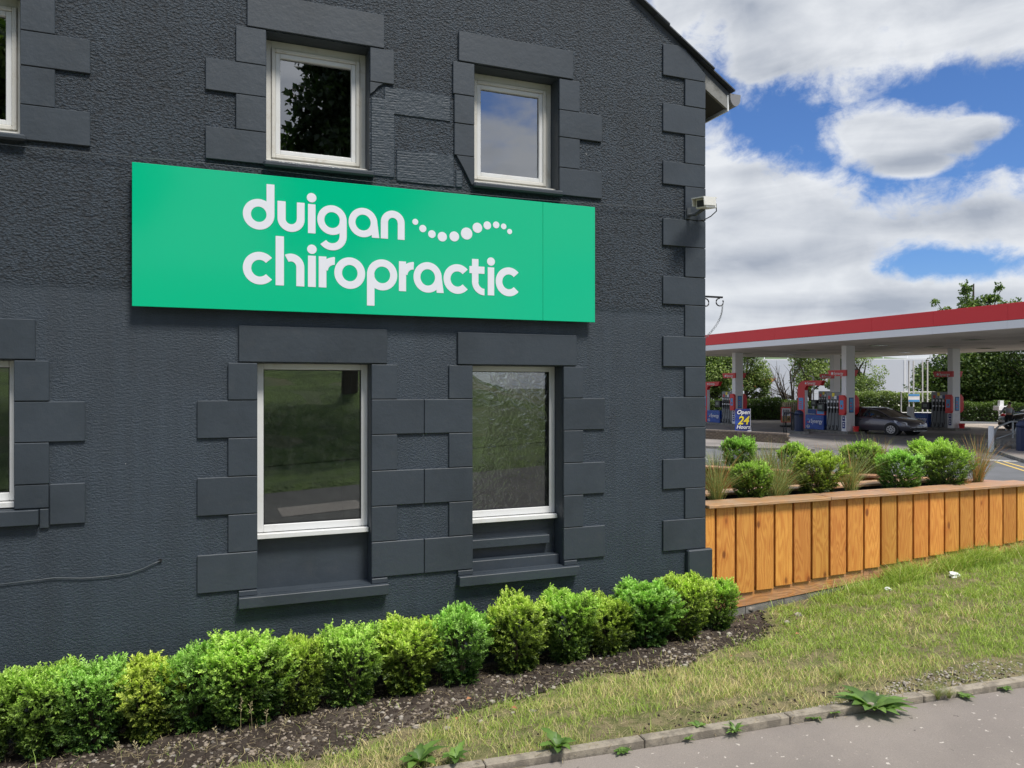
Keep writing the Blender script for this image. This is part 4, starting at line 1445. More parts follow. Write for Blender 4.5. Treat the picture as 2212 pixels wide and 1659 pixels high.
def bush(label, loc, w, h, var, mk, rz, group, name='box_bush'):
    t = thing(name, label, 'bush', loc, rz, group)
    fo = bpy.data.objects.new('foliage', BV[var][0])
    st = bpy.data.objects.new('stems', BV[var][1])
    for o in (fo, st):
        C.objects.link(o)
        o.parent = t
        o.scale = (w / .44, w / .44, h / .56)
    if len(BV[var][0].materials) == 0:
        BV[var][0].materials.append(M['leaf_green'])
    fo.material_slots[0].link = 'OBJECT'
    fo.material_slots[0].material = M[mk]
    return t


GH = 'box bushes planted in a row along the wall'
HB = [  # x centre, left, right, top, bottom px, material, label
    (-95, 25, 1452, 1668, 'leaf_green', 'green box bush cut off by the left side, first of the row along the wall'),
    (15, 165, 1438, 1650, 'leaf_green', 'wide leafy green box bush second from the left in the wall row'),
    (125, 275, 1428, 1622, 'leaf_bright', 'fresh green box bush directly left of the yellow box bush'),
    (250, 385, 1424, 1602, 'leaf_yellow', 'box bush with bright yellow new leaves'),
    (352, 492, 1400, 1592, 'leaf_bright', 'green box bush directly right of the yellow one'),
    (440, 622, 1372, 1582, 'leaf_green', 'largest box bush, left of the window sill with drooping fresh shoots'),
    (600, 700, 1376, 1562, 'leaf_olive', 'narrow olive box bush below the left end of the window sill'),
    (692, 825, 1350, 1546, 'leaf_green', 'box bush with a brownish middle below the left lower window sill'),
    (812, 948, 1336, 1526, 'leaf_olive', 'olive brown tinged box bush below the right end of the left sill'),
    (925, 1062, 1314, 1494, 'leaf_bright', 'bluish fresh green box bush with hanging shoots left of the right sill'),
    (1055, 1182, 1286, 1466, 'leaf_olive', 'yellow green box bush below the left end of the right window sill'),
    (1165, 1285, 1276, 1436, 'leaf_green', 'square topped green box bush under the middle of the right sill'),
    (1262, 1365, 1288, 1420, 'leaf_olive', 'low olive box bush below the right end of the right sill'),
    (1325, 1455, 1254, 1402, 'leaf_bright', 'compact bright green box bush third from the timber fence'),
    (1420, 1532, 1240, 1392, 'leaf_olive', 'yellow tipped box bush below the corner quoins, second from the fence'),
    (1508, 1590, 1250, 1372, 'leaf_green', 'small green box bush against the foot of the timber fence')]
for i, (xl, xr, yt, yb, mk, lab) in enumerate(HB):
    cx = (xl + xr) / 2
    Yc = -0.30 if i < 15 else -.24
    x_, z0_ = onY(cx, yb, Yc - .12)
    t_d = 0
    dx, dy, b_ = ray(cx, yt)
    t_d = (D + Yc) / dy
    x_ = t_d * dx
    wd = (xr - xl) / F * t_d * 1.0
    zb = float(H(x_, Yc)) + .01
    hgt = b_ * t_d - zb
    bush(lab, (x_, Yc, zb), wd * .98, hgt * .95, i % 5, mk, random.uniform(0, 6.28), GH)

# ================================================================ timber planters
pl = thing('timber_planter', 'long orange larch planter with vertical boards and a weathered coping', 'planter')
CZ = -1.062
def bslope(x): return -2.035 + .064 * (x - 4.54)
x = 4.325 - .222
i = 0
while x < 8.6:
    xb = min(x + .197, 8.56)
    zb = bslope(x + .1) + .125 + (0 if i % 2 else .004)
    if x > 7.8: zb = bslope(x) + .10
    d = random.uniform(-.002, .002)
    MB().box(max(x, 4.2), xb, -.001 + d, .021, zb, CZ - .03).build('board', M['fence'], pl, bevel=.003)
    if x + .222 < 8.6:
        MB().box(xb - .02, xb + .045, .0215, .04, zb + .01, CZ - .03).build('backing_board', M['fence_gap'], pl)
    x += .222
    i += 1
for xa, xb in ((4.2, 6.1), (6.104, 8.56)):
    za, zb = bslope(xa), bslope(xb)
    MB().hexa([(xa, .0215, za), (xb, .0215, zb), (xb, .06, zb), (xa, .06, za), (xa, .0215, za + .17), (xb, .0215, zb + .17), (xb, .06, zb + .17), (xa, .06, za + .17)]).build('bottom_rail', M['beam'], pl, bevel=.003)
for xa, xb in ((4.205, 5.62), (5.623, 8.60)):
    dz = 0 if xa < 5 else .003
    bx('coping_board', M['cap'], pl, xa, xb, -.05, .24, CZ - .029 + dz, CZ + dz, bevel=.004)
MB().box(4.25, 8.5, .045, .6, -2.6, -1.20).build('soil_body', M['liner'], pl)
cb = MB()
for xa in np.arange(4.22, 8.4, .45):
    cb.box(xa, xa + .443, .03, .08, bslope(xa) - .35, bslope(xa) + .03)
cb.build('concrete_footing', M['concrete'], pl)
# inner wall of the front trough
for xa, xb in ((4.205, 6.0), (6.003, 7.93)):
    bx('coping_board', M['cap'], pl, xa, xb, .56, .80, -1.082, -1.054, bevel=.004)
MB().box(4.2, 7.93, .60, .625, -2.3, -1.083).build('liner', M['liner'], pl)
for xa in np.arange(4.22, 7.8, .15):
    bx('board', M['redboard'], pl, xa, xa + .14, .70, .72, -2.4, -1.083)
sg = grid_mesh('planter_soil', np.arange(4.2, 8.3, .06), np.arange(.03, .62, .06), lambda x, y: -1.15 + (vnoise(x, y, 9, 2) - .5) * .04, M['soil'], parent=None, kind=None)
sg['kind'] = 'stuff'

# back planter along the side road
bp = thing('back_planter', 'reddish brown timber planter running along the side road behind the front one', 'planter')
Bc = Vector((8.47, 0.02, 0))
bd = Vector((-.605, .796, 0)).normalized()
bn = Vector((.796, .605, 0)).normalized()
def seg(s0, s1, o0, o1, z0, z1, nm, m, bevel=0.0):
    a, b_ = Bc + bd * s0, Bc + bd * s1
    MB().hexa([(*(a + bn * o0).xy, z0), (*(b_ + bn * o0).xy, z0), (*(b_ + bn * o1).xy, z0), (*(a + bn * o1).xy, z0),
               (*(a + bn * o0).xy, z1), (*(b_ + bn * o0).xy, z1), (*(b_ + bn * o1).xy, z1), (*(a + bn * o1).xy, z1)]).build(nm, m, bp, bevel=bevel)
for s0, s1 in ((0.0, 2.6), (2.603, 5.4), (5.403, 7.4)):
    seg(s0, s1, -.07, .13, CZ - .03, CZ, 'coping_board', M['cap'], .004)
for s0 in np.arange(0.15, 7.3, .215):
    seg(s0, s0 + .19, -.02, .0, -2.5, CZ - .031, 'board', M['redboard'])
seg(0.1, 7.35, .001, .02, -2.5, CZ - .031, 'backing_panel', M['fence_gap'])
seg(0.1, 7.35, .04, .60, -2.6, -1.24, 'soil_fill', M['soil'])
for s0 in np.arange(0.05, 7.3, .215):
    seg(s0, s0 + .19, .62, .64, -2.56, -1.17, 'board', M['redboard'])
seg(0.0, 7.4, .56, .70, -1.169, -1.14, 'coping_board', M['cap'], .004)

# shrubs and sedges in the planters
def at_px(px, Y=None, off=None):
    dx, dy, _ = ray(px, 900)
    if Y is not None:
        t = (D + Y) / dy
        return t * dx, Y, t
    # intersect with the back planter's centre line
    c0 = Bc + bn * off
    A = np.array([[dx, -bd.x], [dy, -bd.y]])
    t, s = np.linalg.solve(A, np.array([c0.x, c0.y + D]))
    return t * dx, t * dy - D, t
PS = [(1585, 1663, 1000, .33, 'leaf_green', 'green box bush in the front planter nearest the building corner'),
      (1718, 1806, 976, .33, 'leaf_olive', 'large yellow topped box bush in the middle of the front planter'),
      (1900, 1984, 974, .33, 'leaf_bright', 'bright green box bush with curled leaves in the front planter right half'),
      (2002, 2090, 963, .33, 'leaf_green', 'round dense box bush at the right end of the front planter'),
      (1966, 2058, 950, None, 'leaf_green', 'box bush in the back planter hidden partly by the round dense one'),
      (1820, 1903, 958, None, 'leaf_green', 'box bush in the back planter standing before the parked car'),
      (1686, 1740, 958, None, 'leaf_green', 'small box bush in the back planter below the navy litter bin'),
      (1564, 1631, 945, None, 'leaf_bright', 'box bush in the back planter below the open hours banner')]
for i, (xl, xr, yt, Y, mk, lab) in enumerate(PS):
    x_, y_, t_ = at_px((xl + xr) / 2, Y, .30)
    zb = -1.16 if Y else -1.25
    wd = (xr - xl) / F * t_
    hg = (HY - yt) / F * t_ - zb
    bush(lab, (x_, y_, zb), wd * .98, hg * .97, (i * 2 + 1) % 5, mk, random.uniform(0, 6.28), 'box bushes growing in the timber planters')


def sedge_mesh(seed, n=210, L0=.55, dry=.25, spread=1.0):
    r = np.random.default_rng(seed)
    P_ = np.stack([(r.random(n) - .5) * .07, (r.random(n) - .5) * .07, np.zeros(n)], -1)
    L = L0 * (.6 + .6 * r.random(n))
    g1, g2, dr = np.array([.17, .24, .06]), np.array([.38, .44, .15]), np.array([.55, .30, .10])
    u = r.random(n)[:, None]
    col = g1 * (1 - u) + g2 * u
    col = np.where((r.random(n) < dry)[:, None], dr * (.7 + .5 * r.random(n)[:, None]), col)
    V, qs, ts, Cc = blades(P_, L, np.full(n, .0042), (.15 + .85 * r.random(n)) * spread, col, r, seg=6, droop=.75)
    return np_mesh('blades', V, [qs, ts], {'Col': Cc})


SM = [sedge_mesh(1, dry=.12), sedge_mesh(2, 240, .58, .15, .9), sedge_mesh(3, 230, .58, .6, .6), sedge_mesh(4, 90, .42, .9, .5)]
for i, (px, Y, v, sc_, lab) in enumerate([
    (1548, .30, 1, 1.0, 'arching green sedge in the front planter against the building corner'),
    (1672, .30, 0, 1.0, 'loose sedge between the two left bushes of the front planter'),
    (1690, .42, 1, .95, 'tall reddish sedge left of the yellow topped bush'),
    (1838, .30, 1, 1.0, 'fountain shaped sedge between the yellow topped and the curled leaf bush'),
    (2112, .30, 2, 1.0, 'tall ginger sedge at the right end of the front planter'),
    (2090, .22, 3, .5, 'low sedge leaning out by the round dense bush'),
    (1545, None, 0, .72, 'short green sedge at the left end of the back planter'),
    (1665, None, 1, .9, 'bushy sedge in the back planter right of the banner bush'),
    (1640, None, 0, .95, 'wispy sedge in the back planter close to the banner bush'),
    (1880, None, 1, 1.1, 'drooping straw green sedge in the back planter before the car'),
    (1905, None, 3, 1.3, 'sparse ginger sedge stalks sticking up before the car'),
    (1775, None, 3, 1.1, 'few dry sedge stalks behind the yellow topped bush')]):
    x_, y_, t_ = at_px(px, Y, .30)
    o = bpy.data.objects.new('sedge_tuft', SM[v])
    C.objects.link(o)
    if not SM[v].materials: SM[v].materials.append(M['grass'])
    o.location = (x_, y_, -1.16 if Y else -1.25)
    o.scale = (sc_ * 1.1,) * 3
    o.rotation_euler = (0, 0, i * 1.3)
    tag(o, lab, 'sedge', 'ornamental sedges in the planters')


# ---------------------------------------------------------------- weeds, litter
def rosette(name, label, px, py, n, L, W, lift, m='weed', cat='weed', lobes=True, seed=0):
    gx_, gy_, gz_ = GP(px, py)
    rr = random.Random(seed)
    t = thing(name, label, cat, (gx_, gy_, gz_))
    off = OFF[t.name]
    for i in range(n):
        a = 6.283 * i / n + rr.uniform(-.3, .3)
        kk = 1.5 if name == 'dock_weed' else (1.25 if name == 'dandelion' else .95)
        l_, w_ = L * kk * rr.uniform(.5, 1.15), W * kk * rr.uniform(.8, 1.1)
        el = lift * rr.uniform(.5, 1.3)
        seg_ = 7
        vs = []
        for k in range(seg_ + 1):
            u = k / seg_
            wd = w_ / 2 * (math.sin(math.pi * (u ** .8)) * .95 + .06) * (1 + (.28 * math.sin(k * 2.6) if lobes else .08 * math.sin(k * 2)))
            rr_ = l_ * u * math.cos(el * (1 - .4 * u))
            zz = l_ * (math.sin(el) * u - .55 * math.sin(el) * u * u) + .012
            d = Vector((math.cos(a), math.sin(a), 0))
            s__ = Vector((-math.sin(a), math.cos(a), 0))
            c_ = off + d * rr_ + Vector((0, 0, zz))
            vs += [c_ - s__ * wd + Vector((0, 0, wd * .35)), c_, c_ + s__ * wd + Vector((0, 0, wd * .35 + .004 * math.sin(k * 1.9)))]
        fs = []
        for k in range(seg_):
            b_ = 3 * k
            fs += [(b_, b_ + 1, b_ + 4, b_ + 3), (b_ + 1, b_ + 2, b_ + 5, b_ + 4)]
        mm = MB().add(vs, fs)
        o = mm.build('leaf', M[m], t, smooth=True)
        at = o.data.attributes.new('tone', 'FLOAT', 'POINT')
        tv = rr.uniform(.1, .9)
        at.data.foreach_set('value', [min(1, max(0, tv + (.25 if q_ % 3 == 1 else 0))) for q_ in range(len(vs))])
    return t


rosette('dock_weed', 'largest broad leaved weed sprawling over the pavement edging', 1885, 1538, 22, .16, .05, .75, seed=1)
rosette('plantain_weed', 'small flat weed on the pavement left of the largest weed', 1762, 1556, 7, .07, .03, .3, seed=2, lobes=False)
rosette('plantain_weed', 'tiny weed between the flat weed and the largest weed', 1800, 1546, 8, .06, .022, .7, seed=3, lobes=False)
rosette('willowherb_weed', 'upright leafy weed growing from the joint of the edging', 1588, 1588, 16, .10, .018, 1.1, seed=4, lobes=False)
rosette('willowherb_weed', 'little weed at the edging left of the upright leafy weed', 1488, 1603, 10, .06, .014, .9, seed=5, lobes=False)
rosette('plantain_weed', 'flat green weed on the pavement below the dandelion leaves', 1345, 1628, 9, .065, .03, .35, seed=6, lobes=False)
rosette('dandelion', 'upright dandelion leaves in the grass behind the edging', 1205, 1622, 9, .16, .045, 1.15, seed=7)
rosette('dandelion', 'dandelion rosette in the grass at the bottom left of the edging', 905, 1652, 10, .14, .05, .9, seed=8)
rosette('dandelion', 'dandelion leaves at the very start of the grass strip', 985, 1650, 7, .12, .04, 1.0, seed=9)
rosette('broadleaf_weed', 'round leaved seedling in the grass close to the upright leafy weed', 1510, 1575, 5, .07, .035, .8, seed=10, lobes=False)
rosette('broadleaf_weed', 'leafy weed on the edging at the far right of the pavement', 2085, 1510, 9, .07, .03, .5, seed=11)
rosette('broadleaf_weed', 'rightmost leafy weed along the pavement edging', 2170, 1492, 9, .07, .03, .5, seed=12)
rosette('broadleaf_weed', 'green weed in the bare patch behind the largest weed', 1840, 1500, 9, .07, .025, .8, seed=13)
for i, (px, py, sc_, lab) in enumerate([(2025, 1510, .28, 'bright grass tuft growing over the edging at the right'), (2050, 1508, .22, 'yellowish grass tuft over the edging beside the bright one'), (1815, 1470, .3, 'taller grass tuft at the edge of the lawn above the largest weed')]):
    o = bpy.data.objects.new('grass_tuft', SM[0])
    C.objects.link(o)
    o.location = GP(px, py)
    o.scale = (sc_, sc_, sc_ * .7)
    o.rotation_euler = (0, 0, i * 2.0)
    tag(o, lab, 'grass tuft')
def crumple(px, py, s, lab, m='paper', name='litter', cat='litter', seed=0):
    bm = bmesh.new()
    bmesh.ops.create_icosphere(bm, subdivisions=2, radius=s)
    rr = random.Random(seed)
    for v in bm.verts:
        v.co *= rr.uniform(.45, 1.15)
        v.co.z *= .6
        v.co.x *= 1.3
    me = bpy.data.meshes.new(name)
    bm.to_mesh(me)
    bm.free()
    o = link_mesh(name, me, M[m])
    gx_, gy_, gz_ = GP(px, py)
    o.location = (gx_, gy_, gz_ + s * .4)
    tag(o, lab, cat)
crumple(2060, 1247, .055, 'larger crumpled white paper lying in the grass near the fence', seed=1)
crumple(1917, 1276, .035, 'smaller white paper scrap in the grass below the fence middle', seed=2)
M['deadleaf'] = mat('dead_brown_leaf', (0.36, 0.16, 0.07), 0.7)
for i, (px, py) in enumerate([(1722, 1378), (1578, 1426), (1480, 1356), (1500, 1385), (988, 1563), (1110, 1540), (1012, 1520)]):
    gx_, gy_, gz_ = GP(px, py)
    mm = MB().add([(-.02, 0, .002), (0, -.014, .012), (.024, 0, .004), (0, .014, .014), (0, 0, .002)], [(0, 1, 4), (1, 2, 4), (2, 3, 4), (3, 0, 4)])
    o = mm.build('fallen_leaf', M['deadleaf'])
    o.location = (gx_, gy_, gz_ + .03)
    o.rotation_euler = (.2, .1, i * 1.1)
    tag(o, DL[i], 'leaf', 'dead leaves on the verge')

# ================================================================ filling station
G0 = -2.5
def sheet(name, pts, z, m, kind='structure', h=0.0, parent=None):
    mb = MB()
    if h: mb.prism(pts, 'z', z - h, z)
    else: mb.add([(p[0], p[1], z) for p in pts], [tuple(range(len(pts)))])
    o = mb.build(name, m, parent)
    if kind: o['kind'] = kind
    return o
sheet('side_road', [(13.5, -6), (75, -6), (75, 70), (4.6, 70), (4.6, 14), (8, 8), (12, 3)], G0 - .012, M['road'])
# forecourt slab
fc = [K(1400, 948), K(1705, 960), K(1830, 974.5), K(2132, 971), K(2330, 985)]
sheet('forecourt', [*fc, (70, 20), (70, 47), (10, 62)], G0 - .004, M['forecourt'])
sheet('forecourt_exit_lane', [K(1400, 913.5), K(1800, 915.5), K(2050, 927), K(2240, 929), K(2240, 917), K(2050, 915), K(1800, 909), K(1400, 907)], G0 + .002, M['paleconc'])
sheet('far_lane', [K(1300, 908), K(1800, 908), K(2050, 914.0), K(2300, 916), K(2300, 909), K(1800, 902.5), K(1300, 903)], G0 + .006, M['road'])
wp = thing('footway', None, None)
wp['kind'] = 'structure'
sheet('paving', [K(1400, 966), K(1523, 967.5), K(1640, 971), K(1760, 974), K(1745, 962), K(1705, 960), K(1522, 948), K(1400, 941)], G0 + .07, M['paleconc'] if 0 else M['forecourt'], None, .12, wp)
sheet('paving', [K(2128, 970.5), K(2160, 978), K(2194.5, 990), K(2240, 1004), K(2330, 1030), K(2400, 975), K(2300, 960), K(2140, 966)], G0 + .08, M['pavement'], None, .12, wp)
def kerbline(pts, z, wd=.13):
    for (a, b_) in zip(pts[:-1], pts[1:]):
        a, b_ = Vector(a), Vector(b_)
        n = max(1, int((b_ - a).length / .92))
        d = (b_ - a).normalized()
        s = Vector((d.y, -d.x))
        for k in range(n):
            p, r_ = a.lerp(b_, k / n + .004), a.lerp(b_, (k + 1) / n - .004)
            c4 = [p, r_, r_ - s * wd, p - s * wd]
            MB().hexa([(*c.xy, z - .16) for c in c4] + [(*c.xy, z) for c in c4]).build('kerb_stone', M['concrete'], wp)
kerbline([K(1400, 966.5), K(1523, 968), K(1640, 971.5), K(1760, 974.8)], G0 + .085)
kerbline([K(2128, 971), K(2160, 978.6), K(2194.5, 990.8), K(2240, 1004.8), K(2300, 1024)], G0 + .10, -.13)
def stripe(name, a, b_, wd, m, z=G0 - .004 - .003, parent=None):
    a, b_ = Vector(a), Vector(b_)
    d = (b_ - a).normalized()
    s = Vector((d.y, -d.x)) * wd / 2
    return sheet(name, [(a + s)[:], (b_ + s)[:], (b_ - s)[:], (a - s)[:]], z, m, None, 0, parent)
mk = thing('road_markings', None, None)
mk['kind'] = 'structure'
for a, b_ in [((1470, 987), (1582, 996.3)), ((1629, 979.6), (1693, 983.6)), ((1720, 985), (1790, 988)), ((1804, 988), (1860, 990)), ((1612, 1000), (1700, 1008))]:
    stripe('dash', K(*a), K(*b_), .12, M['marking'], parent=mk)
stripe('yellow_line', K(2150, 996.5), K(2330, 1054), .10, M['markyellow'], parent=mk)
stripe('yellow_line', K(2168, 996.5), K(2330, 1042), .10, M['markyellow'], parent=mk)
for k in range(4):
    a = Vector(K(2118 + k * 16, 993 + k * 1.0))
    stripe('give_way_dash', a, a + Vector((.55, -.15)), .22, M['marking'], parent=mk)

# low brick wall
bw = thing('low_brick_wall', 'low buff brown brick wall with a tiled coping beside the forecourt', 'wall')
A_, B_ = Vector((*K(1470, 947.5), 0)), Vector((*K(1699.8, 961.6), 0))
d_ = (B_ - A_).normalized()
n_ = Vector((-d_.y, d_.x, 0))
Lw = (B_ - A_).length
z0 = G0 + .06
def wseg(s0, s1, o0, o1, za, zb, nm, m):
    a, b_ = A_ + d_ * s0, A_ + d_ * s1
    c4 = [a + n_ * o0, b_ + n_ * o0, b_ + n_ * o1, a + n_ * o1]
    return MB().hexa([(*c.xy, za) for c in c4] + [(*c.xy, zb) for c in c4]).build(nm, m, bw)
wseg(0.01, Lw - .01, .008, .2, z0 - .1, z0 + .38, 'mortar_core', M['mortar'])
br = None
for c_ in range(5):
    s0 = -.11 * (c_ % 2)
    while s0 < Lw - .1:
        a = A_ + d_ * max(s0, 0)
        if br is None:
            br = MB().box(0, .215, 0, .10, 0, .065).build('brick', M['brick'], bw)
            o = br
        else:
            o = br.copy()
            C.objects.link(o)
        o.location = (a.x, a.y, z0 + c_ * .075)
        o.rotation_euler = (0, 0, math.atan2(d_.y, d_.x))
        s0 += .225
s0 = 0
while s0 < Lw:
    wseg(s0, min(s0 + .105, Lw), -.012, .215, z0 + .381, z0 + .45, 'coping_brick', M['coping'])
    s0 += .112

# banner tied behind the brick wall
bn_ = thing('open_hours_banner', 'navy Open 24 Hours board standing behind the low brick wall', 'banner')
bxp = K(1605, 936)
bX, bY = bxp
face = Vector((SN, CS, 0))
def face_cam_obj(parent, name, poly, m, dy=0.0, th=.01):
    """panel that faces back towards the pavement, in local x / z about (bX, bY)"""
    rt = Vector((CS, -SN, 0))
    vs = []
    for k in (0, 1):
        for (u, v) in poly:
            p = Vector((bX, bY, G0)) + rt * u + face * (dy + k * th)
            vs.append((p.x, p.y, p.z + v))
    n = len(poly)
    fs = [tuple(range(n)), tuple(range(2 * n - 1, n - 1, -1))] + [(i, (i + 1) % n, n + (i + 1) % n, n + i) for i in range(n)]
    return MB().add(vs, fs).build(name, m, parent)
face_cam_obj(bn_, 'board', [(-.44, .06), (.43, .06), (.41, 1.34), (-.43, 1.33)], M['navy'], 0, .02)
face_cam_obj(bn_, 'white_border', [(-.46, .0), (.47, .03), (.44, .20), (.30, .17), (.12, .09), (-.1, .07), (-.45, .10)], M['whitep'], -.012)
face_cam_obj(bn_, 'edge_strip', [(.405, .2), (.425, .2), (.41, 1.35), (.39, 1.35)], M['whitep'], -.008)
def ftext(body, u, v, size, m, parent, bold=.012, shear=.25, name='lettering', off=-.02, sx=1.0):
    cu = bpy.data.curves.new(name, 'FONT')
    cu.body, cu.size, cu.offset, cu.shear, cu.align_x = body, size, bold, shear, 'CENTER'
    cu.resolution_u = 3
    cu.extrude = .001
    cu.materials.append(m)
    o = text_mesh(name, cu)
    o.parent = parent
    rt = Vector((CS, -SN, 0))
    p = Vector((bX, bY, G0 + v)) + rt * u + face * off
    Mx = Matrix((rt, Vector((0, 0, 1)), -face)).transposed().to_4x4()
    o.matrix_local = Matrix.Translation(p - OFF[parent.name]) @ Mx @ Matrix.Diagonal((sx, 1, 1, 1))
    return o
ftext('Open', .0, 1.05, .31, M['whitep'], bn_, .007)
ftext('24', .0, .50, .62, M['yellow'], bn_, .016, sx=.95)
ftext('Hours', .0, .25, .29, M['whitep'], bn_, .006)
ftext('only', .33, .07, .09, M['redp'], bn_, .002, 0)

# canopy
cn = thing('station_canopy', 'filling station canopy with red fascia over a white band', 'canopy')
CX0, CX1, CY0, CY1, CZ0 = 28.5, 46.0, 8.0, 40.4, 2.25
th_ = .28
for y0 in np.arange(CY0, CY1 - .1, 3.24):
    y1 = min(y0 + 3.235, CY1)
    bx('white_band', M['canopywhite'], cn, CX0, CX0 + .06, y0, y1, CZ0, CZ0 + .31)
    bx('red_fascia', M['redface'], cn, CX0 + .03, CX0 + .09, y0, y1, CZ0 + .33, CZ0 + .97, bevel=.004)
bx('drip_edge', M['dark'], cn, CX0 + .05, CX0 + .085, CY0, CY1, CZ0 + .31, CZ0 + .33)
MB().box(CX0 + .06, CX1, CY1 - .06, CY1, CZ0, CZ0 + .31).box(CX1 - .06, CX1, CY0, CY1 - .06, CZ0, CZ0 + .31).box(CX0 + .06, CX1 - .06, CY0, CY0 + .06, CZ0, CZ0 + .31).build('white_band', M['canopywhite'], cn)
MB().box(CX0 + .09, CX1, CY1 - .03, CY1 + .0, CZ0 + .33, CZ0 + .97).box(CX1 - .03, CX1, CY0, CY1 - .03, CZ0 + .33, CZ0 + .97).build('red_fascia', M['redface'], cn)
x = CX0 + .065
while x < CX1 - .1:
    bx('ceiling_panel', M['canopyunder'], cn, x, min(x + 1.24, CX1 - .061), CY0 + .06, CY1 - .06, CZ0 + .03, CZ0 + .06)
    x += 1.25
bx('roof_deck', M['soffit'], cn, CX0 + .09, CX1 - .03, CY0, CY1 - .03, CZ0 + .3, CZ0 + .4)
for xx in (32.5, 36.6, 40.8):
    for yy in (14, 20, 25.5, 31, 36.6):
        bx('ceiling_light', M['screen'], cn, xx - .35 + 1.4, xx + .35 + 1.4, yy - .35, yy + .35, CZ0 + .015, CZ0 + .028)
COLS = [(32.55, 26.3), (32.5, 35.6), (40.85, 26.5), (40.7, 35.5), (32.3, 16.05)]
for (cx, cy) in COLS:
    m_ = MB().box(cx - .31, cx + .31, cy - .17, cy + .17, G0 - .1, CZ0 + .03)
    m_.build('column', M['canopywhite'], cn, bevel=.01)

# pump islands
def island(cx, cy, full, where, arch):
    """cy: column; pump and boxes run away from it in +y"""
    gsuf = where
    isl = bx('pump_island', M['concrete'], None, cx - .62, cx + .62, cy - .6, cy + 4.2, G0 - .05, G0 + .12, bevel=.02)
    tag(isl, 'raised concrete pump island ' + gsuf, 'island', 'pump islands under the canopy')
    zi = G0 + .12
    # dispenser
    p = thing('fuel_pump', 'grey fuel pump with four hoses ' + gsuf, 'fuel pump', (cx, cy + .75, zi), 0, 'fuel pumps under the canopy')
    ox, oy = cx, cy + .75
    MB().box(cx - .27, cx + .27, oy - .55, oy + .55, zi, zi + 2.12).build('cabinet', M['pumpgrey'], p, bevel=.02)
    for k in range(4):
        yy = oy - .33 + k * .22
        bx('nozzle_bay', M['dark'], p, cx - .285, cx - .269, yy - .07, yy + .07, zi + .98, zi + 1.72)
        bx('grade_label', [M['redp'], M['navy'], M['whitep'], M['pumpgrey']][(k + 1) % 4], p, cx - .283, cx - .269, yy - .08, yy + .08, zi + 1.74, zi + 1.92)
        nz = MB().box(cx - .34, cx - .285, yy - .035, yy + .035, zi + 1.12, zi + 1.32).tube([(cx - .31, yy, zi + 1.3), (cx - .34, yy, zi + 1.4), (cx - .33, yy, zi + 1.58)], .025, 6)
        n1 = nz.build('nozzle', M['dark'], p)
        bx('grip', M['whitep'], n1, cx - .37, cx - .325, yy - .045, yy + .045, zi + 1.24, zi + 1.32)
        bx('spout_cover', M['whitep'], n1, cx - .35, cx - .288, yy - .04, yy + .04, zi + 1.55, zi + 1.66)
        dl = (k - 1.5) * .06
        MB().tube([(cx - .31, yy, zi + 1.12), (cx - .33, yy + dl * .3, zi + .7), (cx - .36, yy + dl, zi + .25), (cx - .37, yy + dl + .06, zi + .08), (cx - .33, yy + dl + .15, zi + .03), (cx - .3, yy + dl + .2, zi + .3)], .019, 6).build('hose', M['dark'], p, smooth=True)
    bx('number_sign', M['yellow'], p, cx - .285, cx - .269, oy - .05, oy + .12, zi + 1.88, zi + 2.08)
    bx('display', M['dark'], p, cx - .42, cx - .20, oy + .56, oy + 1.12, zi + 1.05, zi + 1.5, bevel=.03)
    bx('display_screen', M['screen'], p, cx - .43, cx - .421, oy + .70, oy + .98, zi + 1.2, zi + 1.38)
    # advertising box
    b_ = thing('advertising_box', 'blue Synergy box with white lettering ' + gsuf, 'display box', (cx, cy + 2.1, zi), 0, 'blue boxes beside the fuel pumps')
    by0, by1 = cy + 1.45, cy + 2.85
    bx('cabinet', M['blue'], b_, cx - .33, cx + .33, by0, by1, zi, zi + .82, bevel=.01)
    xf = cx - .334
    lettering('Synergy', (xf - .004, by0 + .98, zi + .36), '-x', .33, M['whitep'], b_, .003, sx=.86)
    lettering('FUEL TECHNOLOGY', (xf - .004, by0 + .85, zi + .60), '-x', .075, M['lightblue'], b_, .001)
    ov = []
    for k in range(20):
        a = 2 * math.pi * k / 20
        ov.append((by0 + 1.18 + .125 * math.cos(a), zi + .15 + .095 * math.sin(a)))
    MB().prism(ov, 'x', xf - .004, xf + .002).build('oval_badge', M['whitep'], b_)
    MB().prism([(by0 + 1.18 + (p_[0] - by0 - 1.18) * .82, zi + .15 + (p_[1] - zi - .15) * .8) for p_ in ov], 'x', xf - .0065, xf + .002).build('oval_field', M['navy'], b_)
    lettering('Esso', (xf - .008, by0 + 1.18, zi + .12), '-x', .105, M['whitep'], b_, .002, align='CENTER')
    for k in range(7):
        a = R(60 + k * 42)
        cyy, czz = by0 + 1.16 + .10 * math.cos(a), zi + .47 + .10 * math.sin(a)
        MB().prism([(cyy + .042 * math.cos(a + e), czz + .042 * math.sin(a + e)) for e in (0, 1.3, 2.7, 4.2)], 'x', xf - .004, xf + .002).build('swirl_dot', M['lightblue' if k < 3 else ('whitep' if k < 5 else 'redp')], b_)
    if full:
        bx('leaflet_stand', M['redp'], b_, cx - .25, cx + .1, by0 + .02, by0 + .62, zi + .83, zi + 1.12)
        bx('leaflet', M['lightblue'], b_, cx - .256, cx - .251, by0 + .06, by0 + .58, zi + .88, zi + 1.08)
    if arch: arch_sign(cx, cy, zi, gsuf)
    column_signs(cx, cy, gsuf)


